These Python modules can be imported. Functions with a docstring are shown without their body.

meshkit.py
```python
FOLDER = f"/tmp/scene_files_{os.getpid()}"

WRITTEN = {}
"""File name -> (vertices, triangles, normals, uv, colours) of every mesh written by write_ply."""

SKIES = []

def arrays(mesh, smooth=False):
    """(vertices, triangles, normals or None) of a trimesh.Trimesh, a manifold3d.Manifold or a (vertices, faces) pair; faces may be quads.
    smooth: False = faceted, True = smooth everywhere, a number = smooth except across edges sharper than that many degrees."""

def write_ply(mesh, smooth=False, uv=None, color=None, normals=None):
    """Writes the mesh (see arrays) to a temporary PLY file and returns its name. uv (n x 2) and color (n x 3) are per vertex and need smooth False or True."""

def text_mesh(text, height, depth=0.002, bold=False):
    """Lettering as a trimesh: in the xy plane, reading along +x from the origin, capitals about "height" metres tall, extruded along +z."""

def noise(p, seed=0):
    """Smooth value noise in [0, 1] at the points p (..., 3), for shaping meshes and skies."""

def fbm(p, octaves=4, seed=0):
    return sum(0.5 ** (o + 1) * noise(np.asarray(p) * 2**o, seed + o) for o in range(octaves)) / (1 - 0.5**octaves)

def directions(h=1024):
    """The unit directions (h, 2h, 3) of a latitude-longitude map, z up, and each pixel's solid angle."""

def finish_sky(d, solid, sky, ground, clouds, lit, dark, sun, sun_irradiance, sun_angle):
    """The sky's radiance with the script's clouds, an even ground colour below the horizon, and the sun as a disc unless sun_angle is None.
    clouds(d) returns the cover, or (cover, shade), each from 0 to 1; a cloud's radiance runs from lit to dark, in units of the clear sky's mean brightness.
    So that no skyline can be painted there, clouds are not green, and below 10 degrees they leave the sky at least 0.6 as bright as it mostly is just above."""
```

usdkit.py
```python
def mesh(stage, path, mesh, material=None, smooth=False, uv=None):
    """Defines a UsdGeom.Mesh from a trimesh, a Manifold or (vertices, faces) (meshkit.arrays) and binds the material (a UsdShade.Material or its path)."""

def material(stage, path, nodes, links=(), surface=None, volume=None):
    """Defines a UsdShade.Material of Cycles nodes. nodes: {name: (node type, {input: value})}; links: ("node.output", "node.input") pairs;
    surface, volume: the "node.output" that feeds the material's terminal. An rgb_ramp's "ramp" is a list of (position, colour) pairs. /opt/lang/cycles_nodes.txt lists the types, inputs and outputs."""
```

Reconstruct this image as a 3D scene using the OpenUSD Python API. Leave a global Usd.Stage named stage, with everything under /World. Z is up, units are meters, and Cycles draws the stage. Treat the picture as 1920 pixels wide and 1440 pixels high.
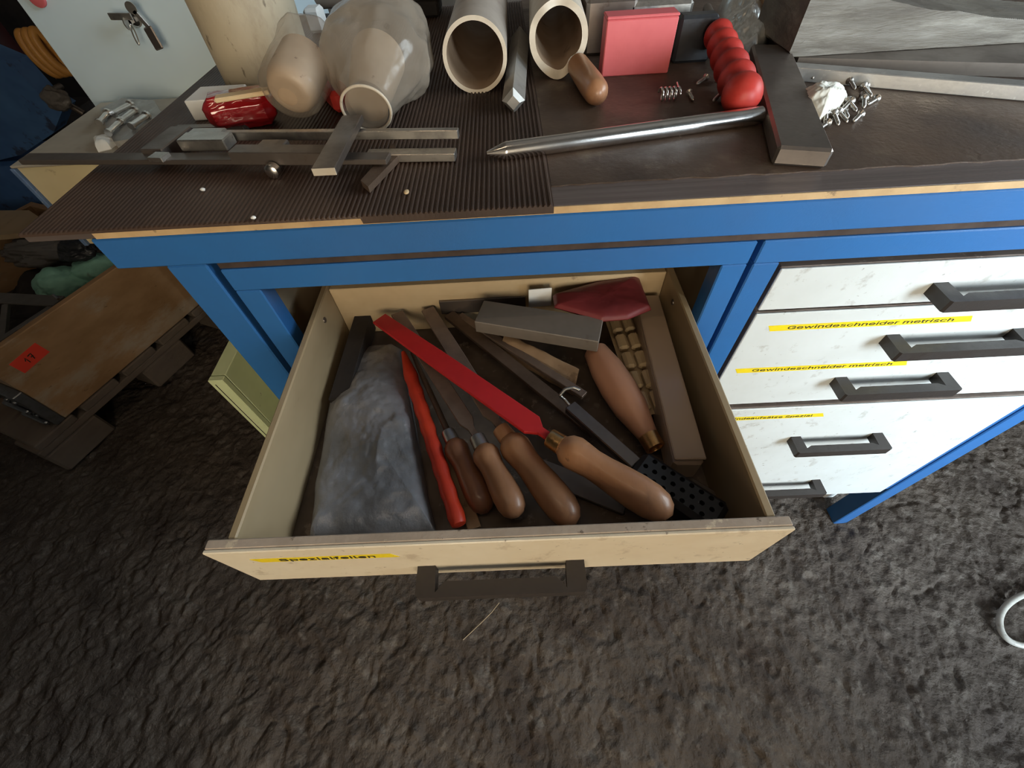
import math, random
import numpy as np, trimesh, manifold3d as m3
import usdkit, meshkit
from pxr import Usd, UsdGeom, UsdLux, UsdShade, Gf, Sdf
from shapely.geometry import Polygon

# ------------------------------------------------------------------ camera, light, exposure
stage = Usd.Stage.CreateInMemory()
UsdGeom.SetStageUpAxis(stage, UsdGeom.Tokens.z); UsdGeom.SetStageMetersPerUnit(stage, 1.0)
UsdGeom.Xform.Define(stage, '/World'); UsdGeom.Scope.Define(stage, '/World/Looks')
CAM = np.array([0.0, -0.3120, 1.0082]); FPX = 789.46
ROT = np.array([[0.9986787, -0.0269885, -0.0437319], [-0.0479144, -0.7966333, -0.6025608], [-0.0185760, 0.6038600, -0.7968739]])  # rows: right, down, forward
cam = UsdGeom.Camera.Define(stage, '/World/camera')
cam.CreateHorizontalApertureAttr(36.0); cam.CreateVerticalApertureAttr(27.0); cam.CreateFocalLengthAttr(FPX / 1920 * 36)
cam.CreateClippingRangeAttr(Gf.Vec2f(0.01, 100.0)); cam.CreateExposureAttr(0.75)
m = np.eye(4); m[0, :3], m[1, :3], m[2, :3], m[3, :3] = ROT[0], -ROT[1], -ROT[2], CAM
cam.AddTransformOp().Set(Gf.Matrix4d(*m.ravel().tolist()))

def rect_light(path, pos, to, w, h, color, power):
    l = UsdLux.RectLight.Define(stage, path); l.CreateWidthAttr(w); l.CreateHeightAttr(h)
    l.CreateColorAttr(Gf.Vec3f(*color)); l.CreateIntensityAttr(power)
    z = np.array(pos, float) - np.array(to, float); z /= np.linalg.norm(z)
    x = np.cross([0, 0, 1.0] if abs(z[2]) < .99 else [0, 1.0, 0], z); x /= np.linalg.norm(x); y = np.cross(z, x)
    mm = np.eye(4); mm[0, :3], mm[1, :3], mm[2, :3], mm[3, :3] = x, y, z, pos
    l.AddTransformOp().Set(Gf.Matrix4d(*mm.ravel().tolist()))
# daylight through front and right windows; added warm fill window and tube lamp
WIN_FRONT = dict(x0=1.0, x1=2.3, z0=0.55, z1=1.85)     # opening in wall_front
WIN_FILL = dict(x0=-.45, x1=.55, z0=0.55, z1=1.65)         # added low window in wall_front, for warm fill
WIN_RIGHT = dict(y0=-1.2, y1=0.9, z0=1.25, z1=2.45)       # opening in wall_right
YF, YB, XL, XR, ZC = -1.9, 2.4, -2.8, 2.6, 3.0
rect_light('/World/daylight_front', (1.65, YF - .12, 1.2), (1.65, 0, 1.2), 1.3, 1.3, (0.82, 0.92, 1.0), 25)
rect_light('/World/warm_fill_left', (.05, YF - .12, 1.10), (.05, 0, 1.10), 1.0, 1.1, (1.0, .80, .58), 7.5)  # warm fill added from the front, no known source there
rect_light('/World/daylight_right', (XR + .12, -.15, 1.85), (0, -.15, 1.85), 2.1, 1.2, (0.84, 0.93, 1.0), 8)
FILL_LAMP = (-0.3, -0.55, 2.75)  # unseen ceiling lamp added for warm fill

# ------------------------------------------------------------------ helpers
def RAY(px, py): return np.array([(px - 960) / FPX, (py - 720) / FPX, 1.0]) @ ROT
def PL(px, py, p0, n):
    d = RAY(px, py); return CAM + d * (np.dot(np.asarray(p0, float) - CAM, n) / np.dot(d, n))
def PZ(px, py, z): return PL(px, py, (0, 0, z), (0, 0, 1.0))
def PY(px, py, y): return PL(px, py, (0, y, 0), (0, 1.0, 0))
def PX(px, py, x): return PL(px, py, (x, 0, 0), (1.0, 0, 0))

USED = {}
def numbered(parent, name):
    k = USED.get((parent, name), 0); USED[(parent, name)] = k + 1
    return f'{parent}/{name}' + (f'_{k:03d}' if k else '')
class Thing:
    def __init__(s, path, loc, prim): s.path, s.loc, s.prim = path, np.asarray(loc, float), prim
def setcd(prim, **kw):
    for k, v in kw.items():
        if v: prim.SetCustomDataByKey(k, v)
def thing(name, label, cat, loc=(0, 0, 0), group=None, kind=None):
    p = numbered('/World', name); x = UsdGeom.Xform.Define(stage, p); x.AddTranslateOp().Set(Gf.Vec3d(*map(float, loc)))
    setcd(x.GetPrim(), label=label, category=cat, group=group, kind=kind)
    return Thing(p, loc, x.GetPrim())
def part(par, name, mesh, mat, smooth=30, label=None, kind=None):
    p = numbered(par.path, name); v, f = VF(mesh)
    me = usdkit.mesh(stage, p, (v - par.loc, f), MAT[mat], smooth)
    setcd(me.GetPrim(), label=label, kind=kind)
    return Thing(p, par.loc, me.GetPrim())
def single(name, label, cat, mesh, mat, smooth=30, group=None, kind=None, loc=None):
    v, f = VF(mesh); loc = np.array([(v[:, 0].min() + v[:, 0].max()) / 2, (v[:, 1].min() + v[:, 1].max()) / 2, v[:, 2].min()]) if loc is None else np.asarray(loc, float)
    p = numbered('/World', name); me = usdkit.mesh(stage, p, (v - loc, f), MAT[mat], smooth)
    me.AddTranslateOp().Set(Gf.Vec3d(*loc.tolist())); setcd(me.GetPrim(), label=label, category=cat, group=group, kind=kind)
    return Thing(p, loc, me.GetPrim())
def struct(name, mesh, mat, smooth=False, label=None):
    return single(name, label, None, mesh, mat, smooth, kind='structure')
def VF(mesh):
    if hasattr(mesh, 'to_mesh'):
        q = mesh.to_mesh(); return np.array(q.vert_properties[:, :3], float), np.array(q.tri_verts)
    if isinstance(mesh, (tuple, list)) and not isinstance(mesh[0], trimesh.Trimesh):
        v, f = np.asarray(mesh[0], float), np.asarray(mesh[1], int)
        if f.shape[1] == 4: f = np.vstack([f[:, [0, 1, 2]], f[:, [0, 2, 3]]])
        return v, f
    if isinstance(mesh, list): mesh = trimesh.util.concatenate(mesh)
    return np.array(mesh.vertices), np.array(mesh.faces)
def TM(mesh): v, f = VF(mesh); return trimesh.Trimesh(v, f, process=False)
def cat(*ms): return trimesh.util.concatenate([TM(x) for x in ms])
def unit(v): v = np.asarray(v, float); return v / np.linalg.norm(v)
def hull(pts): return m3.Manifold.hull_points(np.asarray(pts, float).tolist())
def obox(c, ax, ay, az, sx, sy, sz, ch=0.001):
    """Chamfered box: centre, unit axes, sizes."""
    c = np.asarray(c, float); ch = min(ch, .45 * min(sx, sy, sz)); pts = []
    for a in (-1, 1):
        for b in (-1, 1):
            for d in (-1, 1):
                h = np.array([sx, sy, sz]) / 2
                for k in range(3):
                    q = h - ch; q[k] = h[k]; q = q * (a, b, d)
                    pts.append(c + q[0] * np.asarray(ax) + q[1] * np.asarray(ay) + q[2] * np.asarray(az))
    return TM(hull(pts))
def cbox(x0, x1, y0, y1, z0, z1, ch=0.001):
    return obox(((x0 + x1) / 2, (y0 + y1) / 2, (z0 + z1) / 2), (1, 0, 0), (0, 1, 0), (0, 0, 1), abs(x1 - x0), abs(y1 - y0), abs(z1 - z0), ch)
def bar(p0, p1, w, h, ch=0.0006, up=(0, 0, 1.0)):
    p0, p1 = np.asarray(p0, float), np.asarray(p1, float); x = unit(p1 - p0); y = unit(np.cross(up, x)); z = np.cross(x, y)
    return obox((p0 + p1) / 2, x, y, z, np.linalg.norm(p1 - p0), w, h, ch)
def frame(d):
    x = unit(d); y = unit(np.cross([0, 0, 1.0] if abs(x[2]) < .95 else [1.0, 0, 0], x)); return x, y, np.cross(x, y)
def lathe(p0, d, prof, n=28, squash=1.0, wob=None):
    """prof: (distance along d from p0, radius) pairs."""
    x, y, z = frame(d); p0 = np.asarray(p0, float); a = np.linspace(0, 2 * math.pi, n, endpoint=False); V = []
    for t, r in prof:
        V.append(p0 + t * x + r * (np.cos(a)[:, None] * y + squash * np.sin(a)[:, None] * z))
    V = np.array(V).reshape(-1, 3); F = []
    for i in range(len(prof) - 1):
        for j in range(n):
            k = (j + 1) % n; F += [[i * n + j, (i + 1) * n + j, (i + 1) * n + k], [i * n + j, (i + 1) * n + k, i * n + k]]
    t = trimesh.Trimesh(V, F, process=False); t.merge_vertices(); t.update_faces(t.nondegenerate_faces()); t.fix_normals(); return t
def tubep(path, r, n=8, closed=False):
    P_ = np.asarray(path, float); m_ = len(P_); T_ = np.gradient(P_, axis=0) if not closed else np.roll(P_, -1, 0) - np.roll(P_, 1, 0)
    T_ /= np.linalg.norm(T_, axis=1, keepdims=True); u = unit(np.cross(T_[0], [.31, .2, .9])); V = []; a = np.linspace(0, 2 * math.pi, n, endpoint=False)
    rr = np.broadcast_to(r, (m_,))
    for i in range(m_):
        u = unit(u - np.dot(u, T_[i]) * T_[i]); w = np.cross(T_[i], u)
        V.append(P_[i] + rr[i] * (np.cos(a)[:, None] * u + np.sin(a)[:, None] * w))
    V = np.array(V).reshape(-1, 3); F = []
    for i in range(m_ if closed else m_ - 1):
        i2 = (i + 1) % m_
        for j in range(n):
            k = (j + 1) % n; F += [[i * n + j, i * n + k, i2 * n + k], [i * n + j, i2 * n + k, i2 * n + j]]
    if not closed:
        V = np.vstack([V, P_[:1], P_[-1:]]); c0, c1 = len(V) - 2, len(V) - 1
        for j in range(n):
            k = (j + 1) % n; F += [[c0, k, j], [c1, (m_ - 1) * n + j, (m_ - 1) * n + k]]
    t = trimesh.Trimesh(V, F, process=False); t.fix_normals(); return t
def prism(poly, origin, ax, ay, depth):
    """Polygon in the plane (ax, ay) at origin, extruded by depth along ax x ay."""
    t = trimesh.creation.extrude_polygon(Polygon(poly) if not hasattr(poly, 'geoms') and not isinstance(poly, Polygon) else poly, depth, engine='earcut')
    ax, ay = np.asarray(ax, float), np.asarray(ay, float); az = np.cross(ax, ay)
    v = np.asarray(origin) + t.vertices[:, :1] * ax + t.vertices[:, 1:2] * ay + t.vertices[:, 2:] * az
    return trimesh.Trimesh(v, t.faces, process=False)
def slab(pts, depth):
    """Flat top polygon given as 3D points (about coplanar, z up), extruded downwards."""
    pts = np.asarray(pts, float); n = len(pts); t = trimesh.creation.extrude_polygon(Polygon(pts[:, :2]), depth, engine='earcut')
    v = t.vertices.copy(); A = np.c_[pts[:, :2], np.ones(n)]; c = np.linalg.lstsq(A, pts[:, 2], rcond=None)[0]
    v[:, 2] = v[:, 2] - depth + v[:, 0] * c[0] + v[:, 1] * c[1] + c[2]
    return trimesh.Trimesh(v, t.faces, process=False)
def blob(c, size, seed=0, amp=.25, freq=2.5, sub=4, R=None):
    t = trimesh.creation.icosphere(sub, 1.0); v = t.vertices
    k = 1 + amp * 2 * (meshkit.fbm(v * freq + 37 + seed * 7.3, 3, seed) - .5)[:, None]
    v = v * k * np.asarray(size); v = v if R is None else v @ np.asarray(R)
    return trimesh.Trimesh(v + np.asarray(c), t.faces, process=False)
def bumpy(mesh, amp, freq, seed=0, edge=None, it=0):
    """Refines and displaces a mesh along its normals."""
    t = TM(mesh); t.merge_vertices()
    if edge: v, f = trimesh.remesh.subdivide_to_size(t.vertices, t.faces, edge, 24); t = trimesh.Trimesh(v, f); t.merge_vertices()
    n = t.vertex_normals; d = (meshkit.fbm(t.vertices * freq + 11.3 + seed, 3, seed) - .5) * 2 * amp
    t.vertices = t.vertices + n * d[:, None]; return t
def cushion(outline, z0, height, seed=0, n=46, wr=.004, wfreq=60, edgepow=.5, tilt=None, flat=0.0015):
    """A puffed closed film or cloth lying on z0 whose plan is the polygon outline (x, y)."""
    pg = Polygon(outline).buffer(0); c = np.array(pg.representative_point().coords[0]) if not pg.contains(pg.centroid) else np.array(pg.centroid.coords[0])
    ring = np.array(pg.exterior.segmentize(pg.length / 140).coords)[:-1]; m_ = len(ring); V, Lf = [], []
    rad = np.linspace(0, 1, n)[1:]
    V.append(c); Lf.append(0)
    for s in rad:
        V += list(c + (ring - c) * s); Lf += [s] * m_
    V, s = np.array(V), np.array(Lf)
    q = np.c_[V, np.zeros(len(V))]
    prof = np.maximum(1 - s ** 2.4, 0) ** edgepow
    wnk = (meshkit.fbm(q * wfreq + seed * 3.1 + 5, 4, seed) - .5) * 2 * wr + (np.abs(meshkit.noise(q * wfreq * .45 + 50 + seed, seed + 9) - .5) * -2 + .5) * wr * 1.3
    low = .55 + .9 * meshkit.noise(q * 14 + seed * 1.7 + 9, seed + 3)
    zt = z0 + flat + prof * (height * low + wnk) + (0 if tilt is None else tilt(V))
    zb = np.minimum(z0 + 0 * zt, zt - .0005)
    top = np.c_[V, np.maximum(zt, z0 + .0006)]; bot = np.c_[V, zb]; N = len(V); F = []
    def tri(off, flip):
        o = []
        for j in range(m_): o.append([0, 1 + j, 1 + (j + 1) % m_])
        for i in range(len(rad) - 1):
            a, b = 1 + i * m_, 1 + (i + 1) * m_
            for j in range(m_):
                k = (j + 1) % m_; o += [[a + j, b + j, b + k], [a + j, b + k, a + k]]
        o = np.array(o) + off; return o[:, ::-1] if flip else o
    l = 1 + (len(rad) - 1) * m_
    side = []
    for j in range(m_):
        k = (j + 1) % m_; side += [[l + j, N + l + j, N + l + k], [l + j, N + l + k, l + k]]
    t = trimesh.Trimesh(np.vstack([top, bot]), np.vstack([tri(0, 0), tri(N, 1), side]), process=False); t.fix_normals(); return t
def text_on(txt, height, origin, ax, ay, width=None, depth=.0003):
    t = meshkit.text_mesh(txt, height, depth); v = t.vertices.copy(); v -= [v[:, 0].min(), 0, 0]
    if width: v[:, 0] *= width / v[:, 0].max()
    ax, ay = np.asarray(ax, float), np.asarray(ay, float); az = np.cross(ax, ay)
    return trimesh.Trimesh(np.asarray(origin) + v[:, :1] * ax + v[:, 1:2] * ay + v[:, 2:] * az, t.faces, process=False)

# ------------------------------------------------------------------ materials
MAT = {}
def mat(name, c1, c2=None, scale=14, rough=.5, metal=0.0, bump=0.0, bscale=90, spots=None, stretch=(1, 1, 1), detail=5, lo=.35, hi=.68, rvar=.12, spec=.5, coat=0, alpha=None, glossmix=None, spots2=None, trans=0, ior=1.5, emit=None, bdist=.004, sheen=0):
    c2 = c2 or tuple(x * .8 for x in c1)
    N = {'tc': ('texture_coordinate', {}), 'mp': ('mapping', {'scale': stretch}), 'n1': ('noise_texture', {'scale': scale, 'detail': detail, 'roughness': .6}),
         'r1': ('rgb_ramp', {'ramp': [(0, c1), (lo, c1), (hi, c2), (1, c2)]}),
         'p': ('principled_bsdf', {'metallic': metal, 'specular_ior_level': spec, 'coat_weight': coat, 'transmission_weight': trans, 'ior': ior, 'sheen_weight': sheen}),
         'rr': ('map_range', {'from_min': .3, 'from_max': .7, 'to_min': max(rough - rvar, .02), 'to_max': min(rough + rvar, 1), 'clamp': True})}
    L = [('tc.object', 'mp.vector'), ('mp.vector', 'n1.vector'), ('n1.fac', 'r1.fac'), ('n1.fac', 'rr.value'), ('rr.result', 'p.roughness')]
    col = 'r1.color'
    for i, sp in enumerate([spots, spots2]):
        if sp:
            sc, sth, scol, amt = sp[:4]; q = f's{i}'
            N[q] = ('noise_texture', {'scale': sc, 'detail': 6, 'roughness': .65}); N[q + 'r'] = ('map_range', {'from_min': sth, 'from_max': sth + (sp[4] if len(sp) > 4 else .06), 'to_min': 0, 'to_max': amt, 'clamp': True})
            N[q + 'm'] = ('mix_color', {'b': scol})
            L += [('mp.vector', q + '.vector'), (q + '.fac', q + 'r.value'), (q + 'r.result', q + 'm.fac'), (col, q + 'm.a')]; col = q + 'm.result'
    L.append((col, 'p.base_color'))
    if bump:
        N['nb'] = ('noise_texture', {'scale': bscale, 'detail': 6, 'roughness': .6}); N['b'] = ('bump', {'strength': bump, 'distance': bdist})
        L += [('mp.vector', 'nb.vector'), ('nb.fac', 'b.height'), ('b.normal', 'p.normal')]
    out = 'p.BSDF'
    if alpha is not None:
        N['t'] = ('transparent_bsdf', {'color': (1, 1, 1)}); N['fr'] = ('layer_weight', {'blend': .35}); N['fm'] = ('map_range', {'from_min': 0, 'from_max': 1, 'to_min': alpha, 'to_max': min(1, alpha + .5), 'clamp': True}); N['mx'] = ('mix_closure', {})
        L += [('fr.facing', 'fm.value'), ('fm.result', 'mx.fac'), ('t.BSDF', 'mx.closure1'), ('p.BSDF', 'mx.closure2')]; out = 'mx.closure'
    if emit: N['p'][1].update(emission_color=emit[0], emission_strength=emit[1])
    MAT[name] = usdkit.material(stage, '/World/Looks/' + name, N, L, surface=out)
#MATERIALS
mat('floor', (.100, .078, .062), (.050, .036, .028), scale=7, rough=.66, bump=1.0, bscale=120, spots=(38, .55, (.165, .142, .122), .75, .12), spots2=(6, .56, (.034, .020, .014), .8, .12), rvar=.2, bdist=.006)
mat('wall_paint', (.20, .17, .14), (.12, .10, .08), scale=3, rough=.85, spots=(7, .6, (.08, .06, .05), .6))
mat('ceiling_paint', (.22, .19, .16), (.16, .13, .11), scale=3, rough=.9)
mat('window_frame', (.35, .36, .36), rough=.5, spots=(20, .6, (.15, .1, .06), .7))
mat('blue_paint', (.030, .148, .41), (.024, .120, .345), scale=5, rough=.42, bump=.12, bscale=420, spots=(60, .72, (.35, .42, .5), .55, .03), coat=.15, bdist=.001)
mat('blue_machine', (.075, .19, .42), (.035, .09, .24), scale=6, rough=.5, spots=(16, .58, (.03, .03, .05), .8))
mat('white_front', (.66, .70, .71), (.58, .61, .61), scale=7, rough=.42, spots=(44, .585, (.34, .32, .29), .55, .10), spots2=(120, .66, (.20, .17, .14), .8, .05), bump=.08, bscale=200, bdist=.001)
mat('edge_grime', (.17, .135, .115), (.10, .075, .062), scale=26, rough=.8, spots=(60, .6, (.30, .26, .22), .6, .08))
mat('cream_front', (.70, .63, .50), (.58, .49, .36), scale=6, rough=.5, spots=(44, .58, (.34, .26, .18), .5, .1), spots2=(130, .66, (.16, .11, .08), .8, .05), bump=.1, bscale=200, bdist=.001)
mat('drawer_edge', (.42, .34, .27), (.32, .25, .19), scale=28, rough=.7, spots=(75, .62, (.10, .07, .05), .8, .05), spots2=(50, .66, (.62, .52, .38), .8, .05), bump=.3, bscale=300, bdist=.001)
mat('cream_wood', (.54, .42, .26), (.42, .31, .18), scale=10, rough=.5, spots=(40, .66, (.17, .11, .07), .7, .06), stretch=(1, .3, 1))
mat('drawer_side', (.40, .30, .18), (.29, .215, .12), scale=9, rough=.38, spots=(36, .66, (.2, .15, .1), .6, .05), stretch=(1, .4, 1))
mat('drawer_bottom', (.13, .095, .07), (.06, .042, .03), scale=20, rough=.75, spots=(70, .6, (.26, .2, .15), .5, .06))
mat('inner_wood', (.60, .48, .32), (.48, .37, .24), scale=8, rough=.6, stretch=(1, .3, 1))
mat('dusty_shade', (.075, .052, .042), (.045, .03, .025), scale=30, rough=.9)  # dark brown standing for shade and dust in the gaps
mat('dark_gap', (.02, .018, .016), rough=.8)
mat('handle_brown', (.036, .029, .026), (.028, .022, .02), scale=40, rough=.42, bump=.1, bscale=400, bdist=.001)
mat('tape_yellow', (.86, .68, .02), (.80, .60, .02), scale=60, rough=.35)
mat('ink', (.03, .028, .02), rough=.6)
mat('worktop_laminate', (.125, .10, .095), (.085, .066, .06), scale=30, rough=.42, stretch=(.12, 6, 1), bump=.25, bscale=60, spots=(30, .7, (.25, .22, .2), .35, .05), bdist=.001)
mat('worktop_edge', (.60, .42, .22), (.46, .30, .15), scale=30, rough=.6, spots=(50, .62, (.12, .08, .05), .7, .05))
mat('dirty_sheet', (.088, .056, .038), (.042, .025, .017), scale=9, rough=.5, spots=(26, .58, (.15, .115, .08), .55, .12), spots2=(110, .70, (.33, .29, .25), .6, .04), bump=.35, bscale=160, bdist=.002, rvar=.16)
mat('rubber', (.066, .037, .024), (.036, .020, .014), scale=8, rough=.55, spots=(60, .68, (.13, .10, .08), .5, .06), bump=.15, bscale=200, bdist=.001)
mat('steel_dark', (.23, .20, .18), (.15, .125, .11), scale=18, rough=.42, metal=.85, spots=(40, .62, (.10, .065, .045), .7, .1), bump=.1, bscale=250, bdist=.001)
mat('block_steel', (.27, .235, .205), (.19, .165, .14), scale=14, rough=.5, metal=.35, spots=(30, .64, (.12, .08, .055), .6, .1), bump=.06, bscale=250, bdist=.001)
mat('steel_bright', (.55, .53, .50), (.42, .40, .37), scale=24, rough=.33, metal=.95, spots=(60, .66, (.2, .16, .12), .7, .06), bump=.08, bscale=260, bdist=.001)
mat('steel_lit_end', (.66, .60, .50), (.55, .48, .38), scale=40, rough=.5, metal=.3)  # paler steel, the light on a front end is in this colour
mat('chrome', (.78, .76, .74), (.70, .68, .66), scale=12, rough=.2, metal=1.0, rvar=.06)
mat('galvanized', (.30, .32, .34), (.18, .19, .2), scale=24, rough=.35, metal=.9, bump=.2, bscale=90, bdist=.002)
mat('file_steel', (.16, .11, .08), (.10, .065, .045), scale=30, rough=.55, metal=.5, bump=.35, bscale=700, bdist=.0006)
mat('file_light', (.26, .19, .15), (.18, .13, .10), scale=30, rough=.5, metal=.5, bump=.3, bscale=700, bdist=.0006)
mat('red_paint', (.50, .018, .020), (.42, .012, .014), scale=16, rough=.5, bump=.3, bscale=600, spots=(30, .7, (.12, .02, .02), .5), bdist=.0006)
mat('orange_red', (.62, .05, .015), (.50, .03, .012), scale=20, rough=.45, spots=(50, .66, (.2, .02, .01), .6))
mat('brass', (.80, .50, .22), (.65, .36, .14), scale=30, rough=.28, metal=1.0)
mat('handle_wood', (.40, .20, .10), (.25, .11, .052), scale=24, rough=.4, stretch=(1, .3, 1), spots=(34, .56, (.15, .075, .045), .65, .14), spots2=(110, .64, (.09, .04, .025), .6, .06), coat=.12, bump=.12, bscale=120, bdist=.001)
mat('handle_wood_dark', (.26, .11, .055), (.15, .058, .03), scale=16, rough=.38, stretch=(1, .35, 1), spots=(50, .6, (.08, .035, .02), .6, .08), coat=.2)
mat('chisel_wood', (.50, .26, .16), (.40, .19, .11), scale=12, rough=.45, stretch=(1, .4, 1))
mat('black_plastic', (.022, .024, .028), (.016, .017, .02), scale=30, rough=.4, bump=.2, bscale=160, bdist=.001)
mat('black_stuff', (.022, .016, .014), (.012, .009, .008), scale=12, rough=.75, bump=.3)
mat('maroon', (.22, .035, .038), (.15, .02, .022), scale=16, rough=.45, bump=.15, bscale=160, bdist=.001)
mat('pink_card', (.60, .12, .13), (.52, .095, .105), scale=12, rough=.65, bump=.1, bscale=200, bdist=.001)
mat('red_plastic', (.46, .040, .030), (.32, .020, .015), scale=22, rough=.46, spec=.35, spots=(40, .62, (.2, .02, .015), .6))
mat('red_clear', (.34, .010, .014), (.20, .004, .007), scale=16, rough=.14, coat=.8, spec=.7)
mat('paper_white', (.78, .79, .78), (.70, .71, .70), scale=10, rough=.75)
mat('paper_cream', (.66, .50, .30), (.56, .41, .23), scale=12, rough=.7, spots=(40, .66, (.3, .2, .1), .5))
mat('paper_brown', (.40, .27, .16), (.28, .17, .09), scale=14, rough=.7, spots=(40, .6, (.14, .08, .04), .6))
mat('cardboard', (.40, .27, .17), (.32, .21, .13), scale=14, rough=.8)
mat('plastic_beige', (.50, .44, .33), (.40, .345, .25), scale=9, rough=.55, spots=(26, .54, (.27, .215, .15), .7, .14), spots2=(70, .62, (.10, .075, .05), .75, .06), bump=.2, bscale=60, bdist=.002, stretch=(1, 1, .4))
mat('plastic_grey', (.40, .35, .30), (.32, .27, .23), scale=10, rough=.45, spots=(40, .6, (.24, .18, .14), .5, .1))
mat('plastic_rim', (.62, .55, .45), (.50, .43, .34), scale=30, rough=.5, spots=(80, .64, (.3, .23, .17), .6))
mat('tube_inside', (.38, .27, .18), (.26, .17, .11), scale=10, rough=.6, spots=(30, .6, (.1, .06, .04), .6, .1))
mat('film', (.46, .40, .33), (.36, .30, .24), scale=16, rough=.14, alpha=.12, bump=.25, bscale=50, bdist=.003, spec=.7)
mat('film_milky', (.42, .36, .29), (.30, .25, .20), scale=12, rough=.2, alpha=.36, bump=.3, bscale=40, bdist=.004, spec=.7)
mat('film_grey', (.31, .31, .33), (.15, .15, .155), scale=14, rough=.2, alpha=.7, bump=.5, bscale=60, bdist=.004, spec=1.0)
mat('case_clear', (.52, .40, .30), (.42, .31, .22), scale=10, rough=.25, alpha=.6, spec=.6)
mat('blister', (.55, .42, .25), (.44, .32, .18), scale=20, rough=.3, alpha=.8, spec=.6)
mat('cork_tan', (.48, .36, .25), (.36, .25, .16), scale=12, rough=.6, spots=(60, .64, (.14, .08, .05), .8, .04))
mat('aluminium', (.50, .49, .46), (.40, .38, .36), scale=20, rough=.42, metal=.7, spots=(40, .62, (.28, .24, .2), .5))
mat('locker_grey', (.62, .75, .82), (.58, .71, .78), scale=4, rough=.45, bump=.05, bscale=300, bdist=.001)
mat('cast_slab', (.13, .115, .092), (.07, .058, .046), scale=18, rough=.62, stretch=(.35, 1, 2.2), spots=(26, .55, (.21, .195, .165), .7, .14), bump=.5, bscale=60, bdist=.003)
mat('bare_steel', (.46, .46, .45), (.32, .31, .30), scale=34, rough=.36, metal=.7, spots=(70, .62, (.66, .66, .64), .5, .05), bump=.15, bscale=160, bdist=.001)
mat('slab_base', (.17, .145, .125), (.11, .09, .075), scale=20, rough=.45, metal=.5)
mat('foil', (.80, .81, .80), (.62, .64, .63), scale=12, rough=.28, metal=.8)
mat('cloth_white', (.70, .70, .64), (.55, .54, .48), scale=20, rough=.8)
mat('collar_wood', (.46, .285, .15), (.32, .185, .085), scale=7, rough=.65, stretch=(1, 1, 2.5), spots=(5, .52, (.46, .38, .29), .75, .12), spots2=(24, .64, (.13, .07, .035), .7, .08), bump=.25, bscale=80, bdist=.002)
mat('pallet_wood', (.20, .16, .125), (.13, .10, .08), scale=10, rough=.85, stretch=(1, .3, 1), spots=(30, .62, (.08, .055, .04), .7, .08), bump=.4, bscale=70, bdist=.003)
mat('sticker_red', (.95, .075, .04), (.92, .065, .035), scale=10, rough=.55)
mat('pale_green', (.68, .76, .46), (.60, .68, .39), scale=10, rough=.5, spots=(46, .66, (.08, .07, .04), .9, .04))
mat('teal_cloth', (.26, .52, .42), (.17, .38, .30), scale=10, rough=.85, spots=(14, .58, (.10, .09, .06), .7, .1), bump=.3, bscale=80)
mat('grey_sheet', (.14, .13, .125), (.09, .085, .08), scale=9, rough=.45, bump=.2, bscale=50)
mat('dark_red_stuff', (.07, .012, .012), (.04, .008, .008), scale=9, rough=.6)
mat('orange_hose', (.52, .26, .06), (.42, .19, .04), scale=12, rough=.5)
mat('cream_cabinet', (.72, .62, .38), (.66, .55, .32), scale=7, rough=.5, spots=(30, .64, (.35, .26, .14), .5))
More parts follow.
